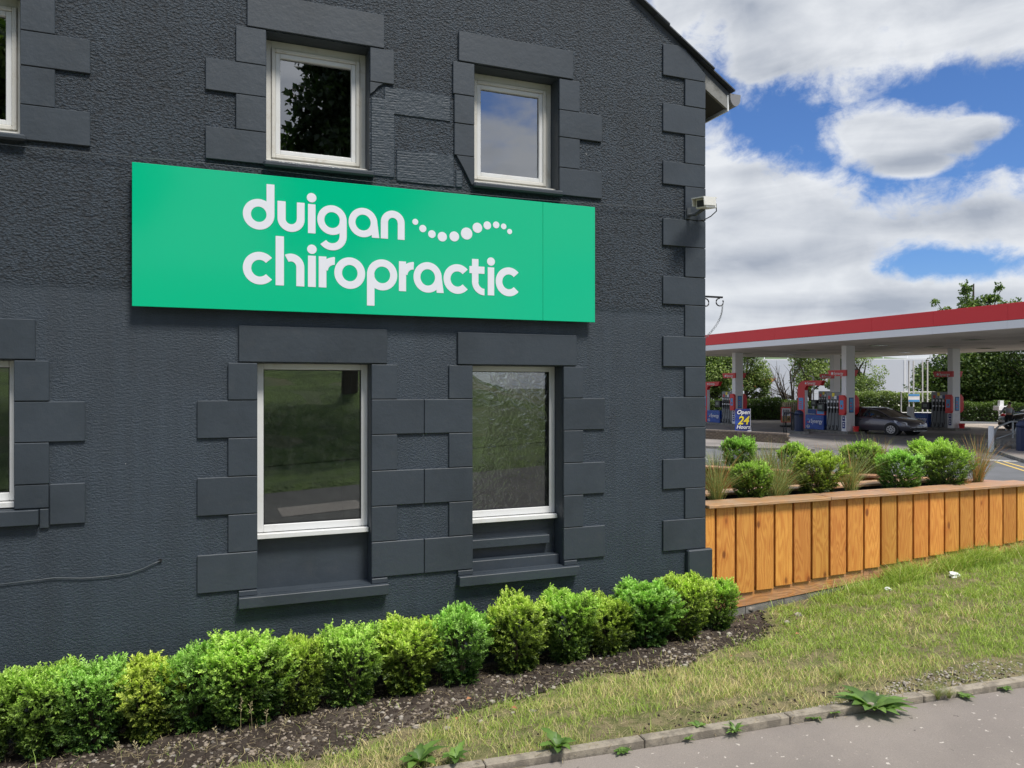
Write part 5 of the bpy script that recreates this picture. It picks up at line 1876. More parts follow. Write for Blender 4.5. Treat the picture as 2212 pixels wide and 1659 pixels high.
def arch_sign(cx, cy, zi, gsuf):
    a_ = thing('arch_sign', 'red arched Synergy sign post ' + gsuf, 'sign', (cx, cy + 3.6, zi), 0, 'red arched sign posts on the pump islands')
    yl, yr = cy + 3.72, cy + 3.15
    tz = .40
    pts = [(yl, zi), (yl, tz - .55)]
    for k in range(1, 9):
        a = R(180 - k * 11.25)
        pts.append((yl - .55 - .55 * math.cos(a), tz - .55 + .55 * math.sin(a)))
    pts += [(yr - 1.40, tz), (yr - 1.22, tz - .29), (yr - .25, tz - .29)]
    for k in range(1, 6):
        a = R(90 + k * 18)
        pts.append((yr - .25 - .25 * math.cos(a), tz - .54 + .25 * math.sin(a)))
    pts += [(yr, zi)]
    MB().prism(pts, 'x', cx - .12, cx + .12).build('arch', M['red'], a_)
    MB().box(cx - .10, cx + .10, yr - .022, yr - .001, zi, tz - .56).build('edge_panel', M['canopywhite'], a_)
    lettering('Synergy', (cx - .126, yr - .22, tz - .22), '-x', .22, M['whitep'], a_, .001, sx=.95)
    MB().prism([(yr - .10 + .06 * math.cos(R(k)), tz - .16 + .06 * math.sin(R(k))) for k in range(0, 360, 45)], 'x', cx - .126, cx - .119).build('swirl_badge', M['canopywhite'], a_)
    bx('price_panel', M['lightblue'], a_, cx - .127, cx - .119, yr + .1, yl - .1, zi + 1.10, zi + 1.78)
    for k in range(4):
        bx('price_row', M['redp'], a_, cx - .130, cx - .1265, yr + .2, yl - .14, zi + 1.16 + k * .12, zi + 1.21 + k * .12)
    bx('card_panel', M['lightblue'], a_, cx - .127, cx - .119, yr + .12, yl - .1, zi + .78, zi + .96)


def column_signs(cx, cy, gsuf):
    # things on the column
    c_ = thing('column_sign', 'red and blue column sign ' + gsuf, 'sign', (cx, cy, 0), 0, 'signs fixed to the canopy columns')
    zc = -1.5
    rp = [(cy - .2, zc), (cy + .16, zc), (cy + .22, zc + .12), (cy + .22, zc + .95), (cy + .1, zc + 1.08), (cy - .2, zc + 1.08)]
    MB().prism([(p_[0] * -1 + 2 * cy, p_[1]) for p_ in rp], 'x', cx - .47, cx - .312).build('red_terminal', M['red'], c_, bevel=.01)
    bx('terminal_screen', M['lightblue'], c_, cx - .476, cx - .471, cy - .13, cy + .12, zc + .32, zc + .80)
    bx('terminal_picture', M['redp'], c_, cx - .479, cx - .4765, cy - .06, cy + .05, zc + .42, zc + .56)
    bx('price_panel', M['navy'], c_, cx - .12, cx + .2, cy - .19, cy - .172, zc + .14, zc + .95)
    bx('price_print', M['lightblue'], c_, cx - .09, cx + .17, cy - .195, cy - .1905, zc + .18, zc + .91)
    for k in range(3):
        bx('price_row', M['redp'], c_, cx - .05, cx + .06, cy - .198, cy - .1955, zc + .3 + k * .16, zc + .36 + k * .16)
    hp = [(cx + .312, zc), (cx + .5, zc + .02), (cx + .66, zc + .14), (cx + .70, zc + .5), (cx + .66, zc + .92), (cx + .5, zc + 1.08), (cx + .312, zc + 1.1)]
    MB().prism(hp, 'y', cy - .12, cy + .12).build('red_side_wing', M['red'], c_, bevel=.02)
    bx('notice', M['navy'], c_, cx - .318, cx - .311, cy - .09, cy + .1, zc - .32, zc - .06)
    bx('notice', M['navy'], c_, cx - .318, cx - .311, cy - .09, cy + .1, zc - .72, zc - .36)
    for zz in (zc - .2, zc - .5, zc - .63):
        bx('notice_symbol', M['whitep'], c_, cx - .321, cx - .3185, cy - .04, cy + .05, zz, zz + .06)
    bx('door_plate', M['canopywhite'], c_, cx - .05, cx + .09, cy - .182, cy - .171, zc - .85, zc - .45)
    # high name beak
    hb_ = thing('name_beak', 'high red Synergy beak sign ' + gsuf, 'sign', (cx, cy, .6), 0, 'red beak signs high on the columns')
    pz = .62
    MB().prism([(cy - .25, pz), (cy + .95, pz), (cy + .80, pz + .0), (cy + 1.05, pz + .35), (cy - .25, pz + .35)][:2] + [(cy + 1.08, pz + .33), (cy - .25, pz + .33)], 'x', cx - .40, cx - .314).build('panel', M['red'], hb_)
    lettering('Synergy', (cx - .406, cy + .62, pz + .07), '-x', .24, M['whitep'], hb_, .001, sx=.9)
    MB().prism([(cy + .74 + .08 * math.cos(R(k)), pz + .15 + .08 * math.sin(R(k))) for k in range(0, 360, 45)], 'x', cx - .406, cx - .399).build('swirl_badge', M['whitep'], hb_)
    MB().prism([(cx + .314, pz), (cx + .5, pz), (cx + .62, pz + .33), (cx + .314, pz + .33)], 'y', cy - .1, cy + .1).build('wing', M['red'], hb_)
    bu = MB()
    n = 12
    u0, u1 = cx + .12, cy - .42
    for kk, (rr_, zz) in enumerate([(.13, 0), (.17, .26)]):
        pass
    bu.tube([(u0, u1, G0 + .12), (u0, u1, G0 + .40)], [.13, .17], n)
    bk = thing('fire_bucket', 'red fire bucket ' + gsuf, 'bucket', (u0, u1, G0 + .12), 0, 'red buckets standing at the columns')
    bu.build('pail', M['red'], bk)
    MB().tube([(u0 + .18 * math.cos(R(k)), u1 - .02, G0 + .36 + .10 * math.sin(R(k + 180)) * .8) for k in range(0, 181, 20)], .008, 5).build('handle', M['white'], bk)

island(32.55, 26.3, True, 'on the near island left of the parked car', True)
island(32.5, 35.6, False, 'on the far left island behind the banner', True)
island(40.85, 26.5, False, 'on the right island behind the parked car', False)
island(40.7, 35.5, False, 'on the hindmost island behind the others', False)

# bins, barrier, boards on the forecourt
def bin_(px, py, lab, t=None):
    x_, y_ = K(px, py, G0 + .1)
    b_ = thing('litter_bin', lab, 'litter bin', (x_, y_, G0))
    pr = []
    for k in range(12):
        a = 2 * math.pi * k / 12 + .26
        pr.append((x_ + .24 * math.cos(a), y_ + .24 * math.sin(a)))
    MB().prism(pr, 'z', G0, G0 + .98).build('body', M['navyplastic'], b_, bevel=.01)
    dm = MB().tube([(x_, y_, G0 + .985), (x_, y_, G0 + 1.08), (x_, y_, G0 + 1.2), (x_, y_, G0 + 1.25)], [.25, .25, .19, .08], 12)
    dm.build('hood', M['navyplastic'], b_, smooth=True)
    bx('opening', M['dark'], b_, x_ - .17, x_ + .02, y_ - .262, y_ - .19, G0 + .88, G0 + 1.02)
    return b_
bin_(1726, 931, 'navy litter bin left of the near blue box')
bin_(2211, 972.5, 'navy litter bin beside the white post at the right edge')
sheet('bin_base', [K(1693, 935), K(1748, 938), K(1744, 929), K(1700, 927)], G0 + .10, M['concrete'], 'structure', .12)
hr = thing('hoop_barrier', 'dark grey hooped tube barrier beside the navy litter bin', 'barrier', (*K(1698, 935.5), G0))
xa, ya = K(1698, 936)
xb, yb = xa + 1.35, ya + .9
for dz in (0, .22):
    MB().tube([(xa, ya + dz * .8, G0), (xa, ya + dz * .8, G0 + 1.0), (xa + .1, ya + .07 + dz * .8, G0 + 1.1), (xb - .1, yb + dz * .8, G0 + 1.1), (xb, yb + dz * .8, G0 + 1.0), (xb, yb + dz * .8, G0)], .045, 8).build('tube', M['cable'], hr, smooth=True)
# swing board with prices
xs_, ys_ = K(1698, 922)
sw = thing('price_board', 'red framed swing board with large ochre prices', 'advertising board', (xs_, ys_, G0))
bX, bY = xs_, ys_
face_cam_obj(sw, 'frame', [(-.32, .28), (.30, .28), (.30, 1.25), (-.32, 1.25)], M['red'], 0, .04)
face_cam_obj(sw, 'poster', [(-.27, .33), (.27, .33), (.27, 1.18), (-.27, 1.18)], M['whitep'], -.012)
face_cam_obj(sw, 'price_field', [(-.265, .335), (.265, .335), (.265, .70), (-.265, .70)], M['ochre'], -.016)
for k in range(5):
    face_cam_obj(sw, 'bottle_print', [(-.18 + k * .08, .78), (-.13 + k * .08, .78), (-.13 + k * .08, 1.05), (-.155 + k * .08, 1.13), (-.18 + k * .08, 1.05)], M['pumpgrey'] if k % 2 else M['dark'], -.016)
ftext('2', -.17, .42, .26, M['dark'], sw, .006, .1, off=-.022)
ftext('.30', .12, .42, .26, M['dark'], sw, .006, .1, off=-.022, sx=.8)
MB().box(xs_ - .36, xs_ + .34, ys_ - .22, ys_ + .22, G0, G0 + .12).build('foot', M['dark'], sw, bevel=.04)
MB().box(xs_ - .04, xs_ + .04, ys_ - .0, ys_ + .06, G0 + .12, G0 + .3).build('spring', M['dark'], sw)

# bollard, handrail, steps, post
x_, y_ = K(2141, 972, G0 + .08)
tag(MB().tube([(x_, y_, G0), (x_, y_, G0 + .97), (x_, y_, G0 + 1.0)], [.10, .10, .08], 20).build('bollard', M['white'], None, smooth=False), 'stout white bollard at the corner of the right pavement', 'bollard')
rl = thing('handrail', 'galvanised handrail rising over two concrete steps by the white bollard', 'handrail', (*K(2150, 970), G0))
def rp(px, py, yref, t):
    return Vector(atT(px, py, t))
t0, t1, t2 = 30.6, 32.2, 32.6
MB().tube([rp(2150, 969, 0, t0), rp(2150, 932, 0, t0), rp(2152, 926, 0, t0 + .1), rp(2158, 920.5, 0, t0 + .3), rp(2183, 910.8, 0, t1 - .4), rp(2188, 910.5, 0, t1), rp(2212, 911.6, 0, t2), rp(2230, 912, 0, t2 + .3)], .035, 8).build('top_rail', M['steel'], rl, smooth=True)
MB().tube([rp(2151, 948, 0, t0), rp(2186, 936, 0, t1), rp(2230, 937, 0, t2 + .3)], .028, 8).build('mid_rail', M['steel'], rl, smooth=True)
MB().tube([rp(2188, 911, 0, t1), rp(2188, 962, 0, t1)], .033, 8).build('post', M['steel'], rl)
MB().tube([rp(2193.5, 962, 0, t2), rp(2193.5, 930, 0, t2), rp(2196, 924, 0, t2), rp(2202, 920, 0, t2 + .1)], .033, 8).build('post', M['steel'], rl)
sx_, sy_ = K(2180, 969, G0 + .08)
st_ = thing('concrete_steps', 'two pale concrete steps at the foot of the handrail', 'steps', (sx_, sy_, G0))
bx('step', M['concrete'], st_, sx_ - .35, sx_ + .1, sy_ + .0, sy_ + 1.1, G0, G0 + .19)
bx('step', M['concrete'], st_, sx_ + .1, sx_ + 1.6, sy_ - .25, sy_ + 1.1, G0, G0 + .40)
x_, y_ = K(2158, 921.5)
ap = thing('service_post', 'white air and water post with two boxes and a slanting leg', 'service post', (x_, y_, G0))
MB().tube([(x_ - .12, y_ - .2, G0), (x_ - .02, y_, G0 + 1.05)], .05, 8).tube([(x_ + .18, y_ - .2, G0), (x_ + .22, y_, G0 + 1.05)], .06, 8).build('leg', M['white'], ap)
bx('box', M['canopywhite'], ap, x_ - .28, x_ + .42, y_ - .2, y_ + .2, G0 + 1.05, G0 + 1.32, bevel=.01)
bx('box', M['white'], ap, x_ - .02, x_ + .34, y_ - .08, y_ + .08, G0 + 1.33, G0 + 1.66, bevel=.01)

# white vent pipes behind the right island
x_, y_, z_ = atT(1985, 915, 54)
vp = thing('vent_pipes', 'row of tall thin white vent pipes beside the blue notice', 'vent pipes', (x_, y_, G0))
bX, bY = x_, y_
rt = Vector((CS, -SN, 0))
for u in (-.70, -.38, .25, .60):
    p = Vector((x_, y_, 0)) + rt * (u * 1.0)
    MB().tube([(p.x, p.y, G0), (p.x, p.y, 1.88)], .05, 6).build('pipe', M['white'], vp)
for u in (-1.25, 1.14):
    p = Vector((x_, y_, 0)) + rt * u
    MB().tube([(p.x, p.y, G0), (p.x, p.y, -.32)], .045, 6).build('frame_post', M['white'], vp)
for zz in (-.32, -1.76):
    a, b_ = Vector((x_, y_, 0)) - rt * 1.25, Vector((x_, y_, 0)) + rt * 1.14
    MB().tube([(a.x, a.y, zz), (b_.x, b_.y, zz)], .03, 6).build('frame_rail', M['white'], vp)
nb = thing('blue_notice', 'small blue and white safety notice on the vent pipes', 'notice', (x_, y_, 0))
face_cam_obj(nb, 'plate', [(-.80, 1.49), (.0, 1.49), (.0, 2.05), (-.80, 2.05)], M['whitep'], -.10)
face_cam_obj(nb, 'blue_strip', [(-.78, 1.50), (-.02, 1.50), (-.02, 1.64), (-.78, 1.64)], M['lightblue'], -.115)
face_cam_obj(nb, 'blue_strip', [(-.78, 1.90), (-.02, 1.90), (-.02, 2.04), (-.78, 2.04)], M['lightblue'], -.115)
x_, y_, z_ = atT(1967, 915, 46)
tag(MB().tube([(x_, y_, G0), (x_, y_, G0 + 1.35)], .2, 12).build('bollard', M['white'], None), 'white post end showing between the parked car bonnet and blue box', 'bollard')

# ---------------------------------------------------------------- cars
def loft(mb, secs):
    n = len(secs[0])
    k0 = len(mb.v)
    for s in secs: mb.v += [tuple(map(float, p)) for p in s]
    for i in range(len(secs) - 1):
        for j in range(n - 1):
            a = k0 + i * n + j
            mb.f.append((a, a + 1, a + n + 1, a + n))
    mb.f.append(tuple(k0 + j for j in range(n)))
    mb.f.append(tuple(k0 + (len(secs) - 1) * n + j for j in range(n - 1, -1, -1)))
    return mb


def car(name, label, loc, rz, paint, plate=None, tall=0.0, cat='car'):
    t = thing(name, label, cat, (0, 0, 0), 0)
    S = []
    for x, z0_, zs_, zt_, hw in [(-2.2, .42, .6, .92, .62), (-2.13, .33, .6, .98, .76), (-1.9, .26, .62, 1.00, .85), (-1.2, .24, .6, 1.0, .895), (0, .22, .6, .985, .90), (.9, .22, .6, .96, .895), (1.25, .23, .6, .93, .885), (1.65, .25, .58, .86, .865), (1.95, .26, .55, .775, .80), (2.12, .28, .5, .68, .68), (2.2, .34, .48, .58, .52)]:
        zt_ += tall * .5
        S.append([(x, -hw * .93, z0_), (x, -hw, zs_ - .2), (x, -hw * 1.0, zs_), (x, -hw * .975, zt_ - .12), (x, -hw * .9, zt_), (x, -hw * .5, zt_ + .035), (x, 0, zt_ + .05), (x, hw * .5, zt_ + .035), (x, hw * .9, zt_), (x, hw * .975, zt_ - .12), (x, hw, zs_), (x, hw, zs_ - .2), (x, hw * .93, z0_)])
    loft(MB(), S).build('body', M[paint], t, smooth=True)
    S = []
    for x, zb, zt_, wb, wt in [(-2.08, .98, 1.02, .72, .70), (-1.85, .98, 1.33, .76, .60), (-1.5, .98, 1.43, .80, .63), (-.6, .97, 1.475, .82, .64), (.1, .96, 1.45, .82, .63), (.42, .95, 1.38, .81, .62), (1.22, .92, .965, .74, .70)]:
        zb += tall * .5
        zt_ += tall
        S.append([(x, -wb, zb), (x, -(wb + wt) / 2 - .01, (zb + zt_) / 2), (x, -wt, zt_), (x, 0, zt_ + .03), (x, wt, zt_), (x, (wb + wt) / 2 + .01, (zb + zt_) / 2), (x, wb, zb)])
    loft(MB(), S).build('windows', M['carglass'], t, smooth=False)
    S = []
    for x, zt_, wt in [(-1.93, 1.27, .62), (-1.8, 1.365, .62), (-1.5, 1.44, .645), (-.6, 1.487, .655), (.1, 1.462, .645), (.45, 1.385, .63)]:
        zt_ += tall
        S.append([(x, -wt - .01, zt_ - .05), (x, -wt, zt_), (x, -wt * .5, zt_ + .03), (x, 0, zt_ + .04), (x, wt * .5, zt_ + .03), (x, wt, zt_), (x, wt + .01, zt_ - .05)])
    loft(MB(), S).build('roof', M[paint], t, smooth=True)
    for s in (-1, 1):
        MB().tube([(.40, s * .635, 1.385 + tall), (.85, s * .71, 1.17 + tall * .8), (1.24, s * .775, .955 + tall * .5)], .028, 6).build('windscreen_pillar', M[paint], t)
        MB().tube([(-.42, s * .655, 1.47 + tall), (-.45, s * .835, .98 + tall * .5)], .03, 6).build('door_pillar', M['dark'], t)
        MB().tube([(-1.45, s * .655, 1.44 + tall), (-1.62, s * .825, .99 + tall * .5)], .06, 6).build('rear_pillar', M[paint], t)
        MB().tube([(-1.7, s * .62, 1.41 + tall), (-.6, s * .665, 1.51 + tall), (.2, s * .65, 1.48 + tall)], .017, 6).build('roof_rail', M['chrome'], t, smooth=True)
        MB().box(.62, .80, s * .92 - .09, s * .92 + .09, .96 + tall * .5, 1.08 + tall * .5).build('mirror', M[paint], t, bevel=.04)
        MB().box(-.42, -.24, s * .905 - .01, s * .905 + .015, .80 + tall * .4, .83 + tall * .4).build('door_handle', M['dark'], t)
        hl = [(1.62, .74), (1.98, .60), (2.10, .56), (2.08, .66), (1.92, .73), (1.5, .81)]
        MB().hexa([(1.50, s * .872, .70), (2.02, s * .76, .58), (2.13, s * .60, .56), (1.52, s * .70, .70), (1.42, s * .86, .83), (1.98, s * .75, .72), (2.08, s * .58, .66), (1.46, s * .70, .83)]).build('headlight', M['lamp'], t)
        MB().box(1.98, 2.14, s * .60 - .07, s * .60 + .07, .38, .45).build('fog_light', M['lamp'], t, bevel=.02)
        for wx in (-1.32, 1.32):
            wy0, wy1 = s * .70, s * .905
            arch = MB().tube([(wx, s * .6, .335), (wx, s * .904, .335)], .375, 22)
            arch.build('wheel_arch', M['dark'], t)
            wh = MB().tube([(wx, wy0, .315), (wx, s * .725, .315), (wx, s * .895, .315), (wx, s * .917, .315)], [.29, .315, .315, .29], 24).build('wheel', M['tyre'], t)
            MB().tube([(wx, s * .912, .315), (wx, s * .921, .315)], .215, 20).build('rim_disc', M['dark'], wh)
            sp = MB()
            for k in range(9):
                a0 = 2 * math.pi * k / 9
                a1 = a0 + .35
                sp.prism([(wx + .04 * math.cos(a0 - .3), .315 + .04 * math.sin(a0 - .3)), (wx + .215 * math.cos(a1 - .09), .315 + .215 * math.sin(a1 - .09)), (wx + .215 * math.cos(a1 + .09), .315 + .215 * math.sin(a1 + .09)), (wx + .04 * math.cos(a0 + .5), .315 + .04 * math.sin(a0 + .5))], 'y', s * .922, s * (.928 + .0004 * k))
            rg = []
            for k in range(24):
                a, b_ = 2 * math.pi * k / 24, 2 * math.pi * (k + 1) / 24
                sp.prism([(wx + .19 * math.cos(a), .315 + .19 * math.sin(a)), (wx + .217 * math.cos(a), .315 + .217 * math.sin(a)), (wx + .217 * math.cos(b_), .315 + .217 * math.sin(b_)), (wx + .19 * math.cos(b_), .315 + .19 * math.sin(b_))], 'y', s * .918, s * .933)
            sp.build('rim', M['alloy'], wh)
    MB().box(2.10, 2.20, -.42, .42, .28, .47).build('grille', M['dark'], t, bevel=.03)
    MB().box(2.14, 2.215, -.5, .5, .25, .28).build('bumper_lip', M['chrome'], t)
    p_ = MB().box(2.205, 2.22, -.26, .26, .44, .55).build('number_plate', M['whitep'], t)
    if plate:
        cu = bpy.data.curves.new('plate_text', 'FONT')
        cu.body, cu.size, cu.align_x, cu.extrude, cu.offset = plate, .10, 'CENTER', .001, .002
        cu.materials.append(M['dark'])
        o = text_mesh('plate_text', cu)
        o.parent = p_
        o.matrix_local = Matrix.Translation((2.222, 0, .46)) @ Matrix(((0, 1, 0), (0, 0, 1), (1, 0, 0))).transposed().to_4x4()
    MB().tube([(2.17, 0, .63), (2.20, 0, .63)], .06, 10).build('badge', M['chrome'], t)
    t.location = loc
    t.rotation_euler = (0, 0, rz)
    return t


# near front wheel and hidden rear wheel of the parked car
w1 = Vector((*K(1926, 940.3), 0))
hd = math.atan2(-.99, .13)
fwd = Vector((math.cos(hd), math.sin(hd), 0))
rgt = Vector((fwd.y, -fwd.x, 0))
cpos = w1 - fwd * 1.32 * 1.13 - rgt * .86 * 1.08
car('parked_car', 'dark grey hatchback with silver roof rails parked beside the pumps', (cpos.x, cpos.y, G0), hd, 'car', 'SP12 YTR').scale = (1.13, 1.08, .95)
x_, y_, z_ = atT(2196, 926, 45.5)
car('black_car', 'black tall car at the right edge behind the bending person', (x_ + 1.35, y_ - .55, G0), math.pi + PHI * -1 - .05, 'carblack', None, .12)

# ---------------------------------------------------------------- the person
def skin(name, verts, edges, rad, m, parent, sub=2):
    me = bpy.data.meshes.new(name)
    me.from_pydata(verts, edges, [])
    o = bpy.data.objects.new(name, me)
    C.objects.link(o)
    md = o.modifiers.new('skin', 'SKIN')
    for i, rr_ in enumerate(rad):
        v_ = me.skin_vertices[0].data[i]
        v_.radius = rr_ if hasattr(rr_, '__len__') else (rr_, rr_)
        v_.use_root = (i == 0)
    s_ = o.modifiers.new('sub', 'SUBSURF')
    s_.levels = s_.render_levels = sub
    dg = bpy.context.evaluated_depsgraph_get()
    nm = bpy.data.meshes.new_from_object(o.evaluated_get(dg))
    bpy.data.objects.remove(o)
    nm.name = name
    return link_mesh(name, nm, m, parent, smooth=True)
M['skinm'] = mat('skin', (0.45, 0.28, 0.2), 0.6)
M['hoodie'] = mat('light_grey_jersey', (0.32, 0.34, 0.37), 0.85)
M['trousers'] = mat('black_trousers', (0.012, 0.012, 0.016), 0.8)
M['hair'] = mat('dark_brown_hair', (0.03, 0.02, 0.015), 0.6)
px_p = K(2179, 930.4)
pp = thing('person', 'person bending forward in a grey top and black trousers beside the black car', 'person', (0, 0, 0))
# local frame: +y away from the viewer, x to the right
body_v = [(0, 0, .90), (0, .06, 1.10), (0.02, .22, 1.28), (.05, .36, 1.37), (.07, .43, 1.44), (.08, .50, 1.54),
          (-.17, .30, 1.30), (-.30, .34, 1.10), (-.38, .40, .98), (-.43, .44, .95),
          (.21, .30, 1.30), (.25, .36, 1.05), (.22, .42, .84), (.22, .45, .78),
          (-.09, 0, .86), (-.11, .04, .48), (-.12, -.02, .09), (-.12, .10, .04), (.09, 0, .86), (.11, .05, .48), (.12, -.01, .09), (.12, .11, .04)]
body_e = [(0, 1), (1, 2), (2, 3), (3, 4), (4, 5), (2, 6), (6, 7), (7, 8), (8, 9), (2, 10), (10, 11), (11, 12), (12, 13), (0, 14), (14, 15), (15, 16), (16, 17), (0, 18), (18, 19), (19, 20), (20, 21)]
body_r = [.12, .12, .13, .06, .055, .10, .05, .04, .03, .035, .05, .04, .03, .035, .085, .055, .04, .04, .085, .055, .04, .04]
skin('body', body_v, body_e, body_r, M['skinm'], pp)
skin('grey_top', [(0, .0, .95), (0, .07, 1.12), (.02, .22, 1.28), (-.17, .29, 1.31), (-.29, .33, 1.12), (-.36, .38, 1.01), (.21, .29, 1.31), (.25, .35, 1.07), (.23, .41, .92)], [(0, 1), (1, 2), (2, 3), (3, 4), (4, 5), (2, 6), (6, 7), (7, 8)], [(.17, .15), (.17, .15), (.17, .14), .075, .06, .05, .075, .06, .05], M['hoodie'], pp)
skin('trousers', [(0, 0, .92), (-.1, 0, .84), (-.115, .04, .48), (-.12, -.02, .12), (.1, 0, .84), (.115, .05, .48), (.12, -.01, .12)], [(0, 1), (1, 2), (2, 3), (0, 4), (4, 5), (5, 6)], [(.16, .14), .11, .08, .065, .11, .08, .065], M['trousers'], pp)
skin('hair', [(.07, .45, 1.50), (.09, .47, 1.60), (.10, .53, 1.62)], [(0, 1), (1, 2)], [.09, .12, .09], M['hair'], pp, 1)
for s in (-1, 1):
    bx('shoe', M['whitep'], pp, s * .12 - .05, s * .12 + .05, -.08, .18, .0, .09, bevel=.02)
pp.location = (px_p[0], px_p[1], G0)
pp.rotation_euler = (0, 0, -PHI - .5)
a_ = Vector(atT(2166.5, 897, 44.3))
tag(MB().tube([(a_.x - .12, a_.y, a_.z), (a_.x + .05, a_.y, a_.z + .02), (a_.x + .12, a_.y, a_.z)], [.07, .10, .08], 10).build('red_bag', M['red'], None, smooth=True), 'small red bag held in the left hand of the bending person', 'bag')

# ---------------------------------------------------------------- warehouse, hill
wv = thing('warehouse', 'pale grey metal clad warehouse behind the hedge', 'building')
P0 = Vector(atT(1480, 837, 76))
P1 = Vector(atT(2330, 837, 72))
wd_ = (P1 - P0)
wd_.z = 0
L_ = wd_.length
wd_.normalize()
wn = Vector((-wd_.y, wd_.x, 0))
ztop = 2.66
npn = 7
for k in range(npn):
    a, b_ = P0 + wd_ * (L_ * k / npn + .03), P0 + wd_ * (L_ * (k + 1) / npn - .03)
    for z0_, z1_ in ((G0 - .2, -.62), (-.6, ztop)):
        c4 = [a, b_, b_ + wn * .2, a + wn * .2]
        MB().hexa([(*c.xy, z0_) for c in c4] + [(*c.xy, z1_) for c in c4]).build('wall_panel', M['warehouse'], wv)
    p = P0 + wd_ * (L_ * k / npn)
    c4 = [p - wd_ * .07 - wn * .04, p + wd_ * .07 - wn * .04, p + wd_ * .07 + wn * .1, p - wd_ * .07 + wn * .1]
    MB().hexa([(*c.xy, G0) for c in c4] + [(*c.xy, ztop) for c in c4]).build('downpipe', M['white'], wv)
c4 = [P0 + wn * .02, P1 + wn * .02, P1 + wn * 14, P0 + wn * 14]
MB().hexa([(*c.xy, ztop + .005) for c in c4] + [(*c.xy, ztop + .12) for c in c4]).build('roof_edge', M['white'], wv)
for k in range(16):
    p = P0 + wd_ * (L_ * (k + .5) / 16) + wn * 1.5
    MB().tube([(p.x, p.y, ztop + .12), (p.x, p.y, ztop + 1.2)], .04, 5).build('rail_post', M['white'], wv)
a, b_ = P0 + wn * 1.5, P1 + wn * 1.5
MB().tube([(a.x, a.y, ztop + 1.2), (b_.x, b_.y, ztop + 1.2)], .04, 5).build('roof_rail', M['white'], wv)
# red pointed logo painted on the cladding
pr = [(1640, 868), (1677, 817), (1550, 820), (1560, 833)]
def wpt(px):
    dx, dy, _ = ray(px, 800)
    A2 = np.array([[dx, -wd_.x], [dy, -wd_.y]])
    t, s = np.linalg.solve(A2, np.array([P0.x, P0.y + D]))
    return t, s
lg = thing('wall_logo', 'orange red pointed panel fixed on the warehouse wall', 'sign')
def wpoly(pts, nm, m, o0, o1):
    vs = []
    for o_ in (o0, o1):
        for (px, py) in pts:
            t, s = wpt(px)
            p = P0 + wd_ * s - wn * o_
            vs.append((p.x, p.y, (HY - py) / F * t))
    n = len(pts)
    MB().add(vs, [tuple(range(n)), tuple(range(2 * n - 1, n - 1, -1))] + [(i, (i + 1) % n, n + (i + 1) % n, n + i) for i in range(n)]).build(nm, m, lg)
M['orange'] = mat('orange_red_panel', (0.60, 0.10, 0.05), 0.5)
wpoly([(1677, 817.5), (1665, 826), (1652, 832), (1635, 836), (1600, 834), (1560, 825), (1560, 818)], 'blade', M['orange'], .03, .08)
wpoly([(1600, 812), (1640, 806), (1615, 816.5), (1600, 816.5)], 'fin', M['orange'], .03, .08)

hx = np.linspace(-60, 900, 60)
hy = np.linspace(150, 900, 40)
def hillz(x, y):
    return -6 + 38 * sst(y + x * .3, 230, 900) + (vnoise(x, y, .008, 5) - .5) * 14 * sst(y, 180, 400)
grid_mesh('hill', hx, hy, hillz, M['hill'])

# ---------------------------------------------------------------- trees
def clump_leaves(centers, radii, n, size, r, up=.3):
    k = r.choice(len(centers), n, p=(radii ** 1.4) / (radii ** 1.4).sum())
    v = unit(r.normal(size=(n, 3)))
    rad = radii[k] * (1 - .55 * r.random(n) ** 1.7)
    P_ = centers[k] + v * rad[:, None] * np.array([1, 1, .75])
    d = unit(v * .5 + r.normal(size=(n, 3)) * .6 + np.array([0, 0, -.2]))
    nr = unit(r.normal(size=(n, 3)) * .7 + np.array([0, 0, 1.0]) + v * .3)
    L = size * (.6 + .8 * r.random(n))
    tone = np.clip(.25 + .9 * (r.random(n) - .35) + .25 * (r.random(len(centers))[k] - .5) * 2, 0, 1)
    return diamonds(P_, d, nr, L, L * .75, r), tone


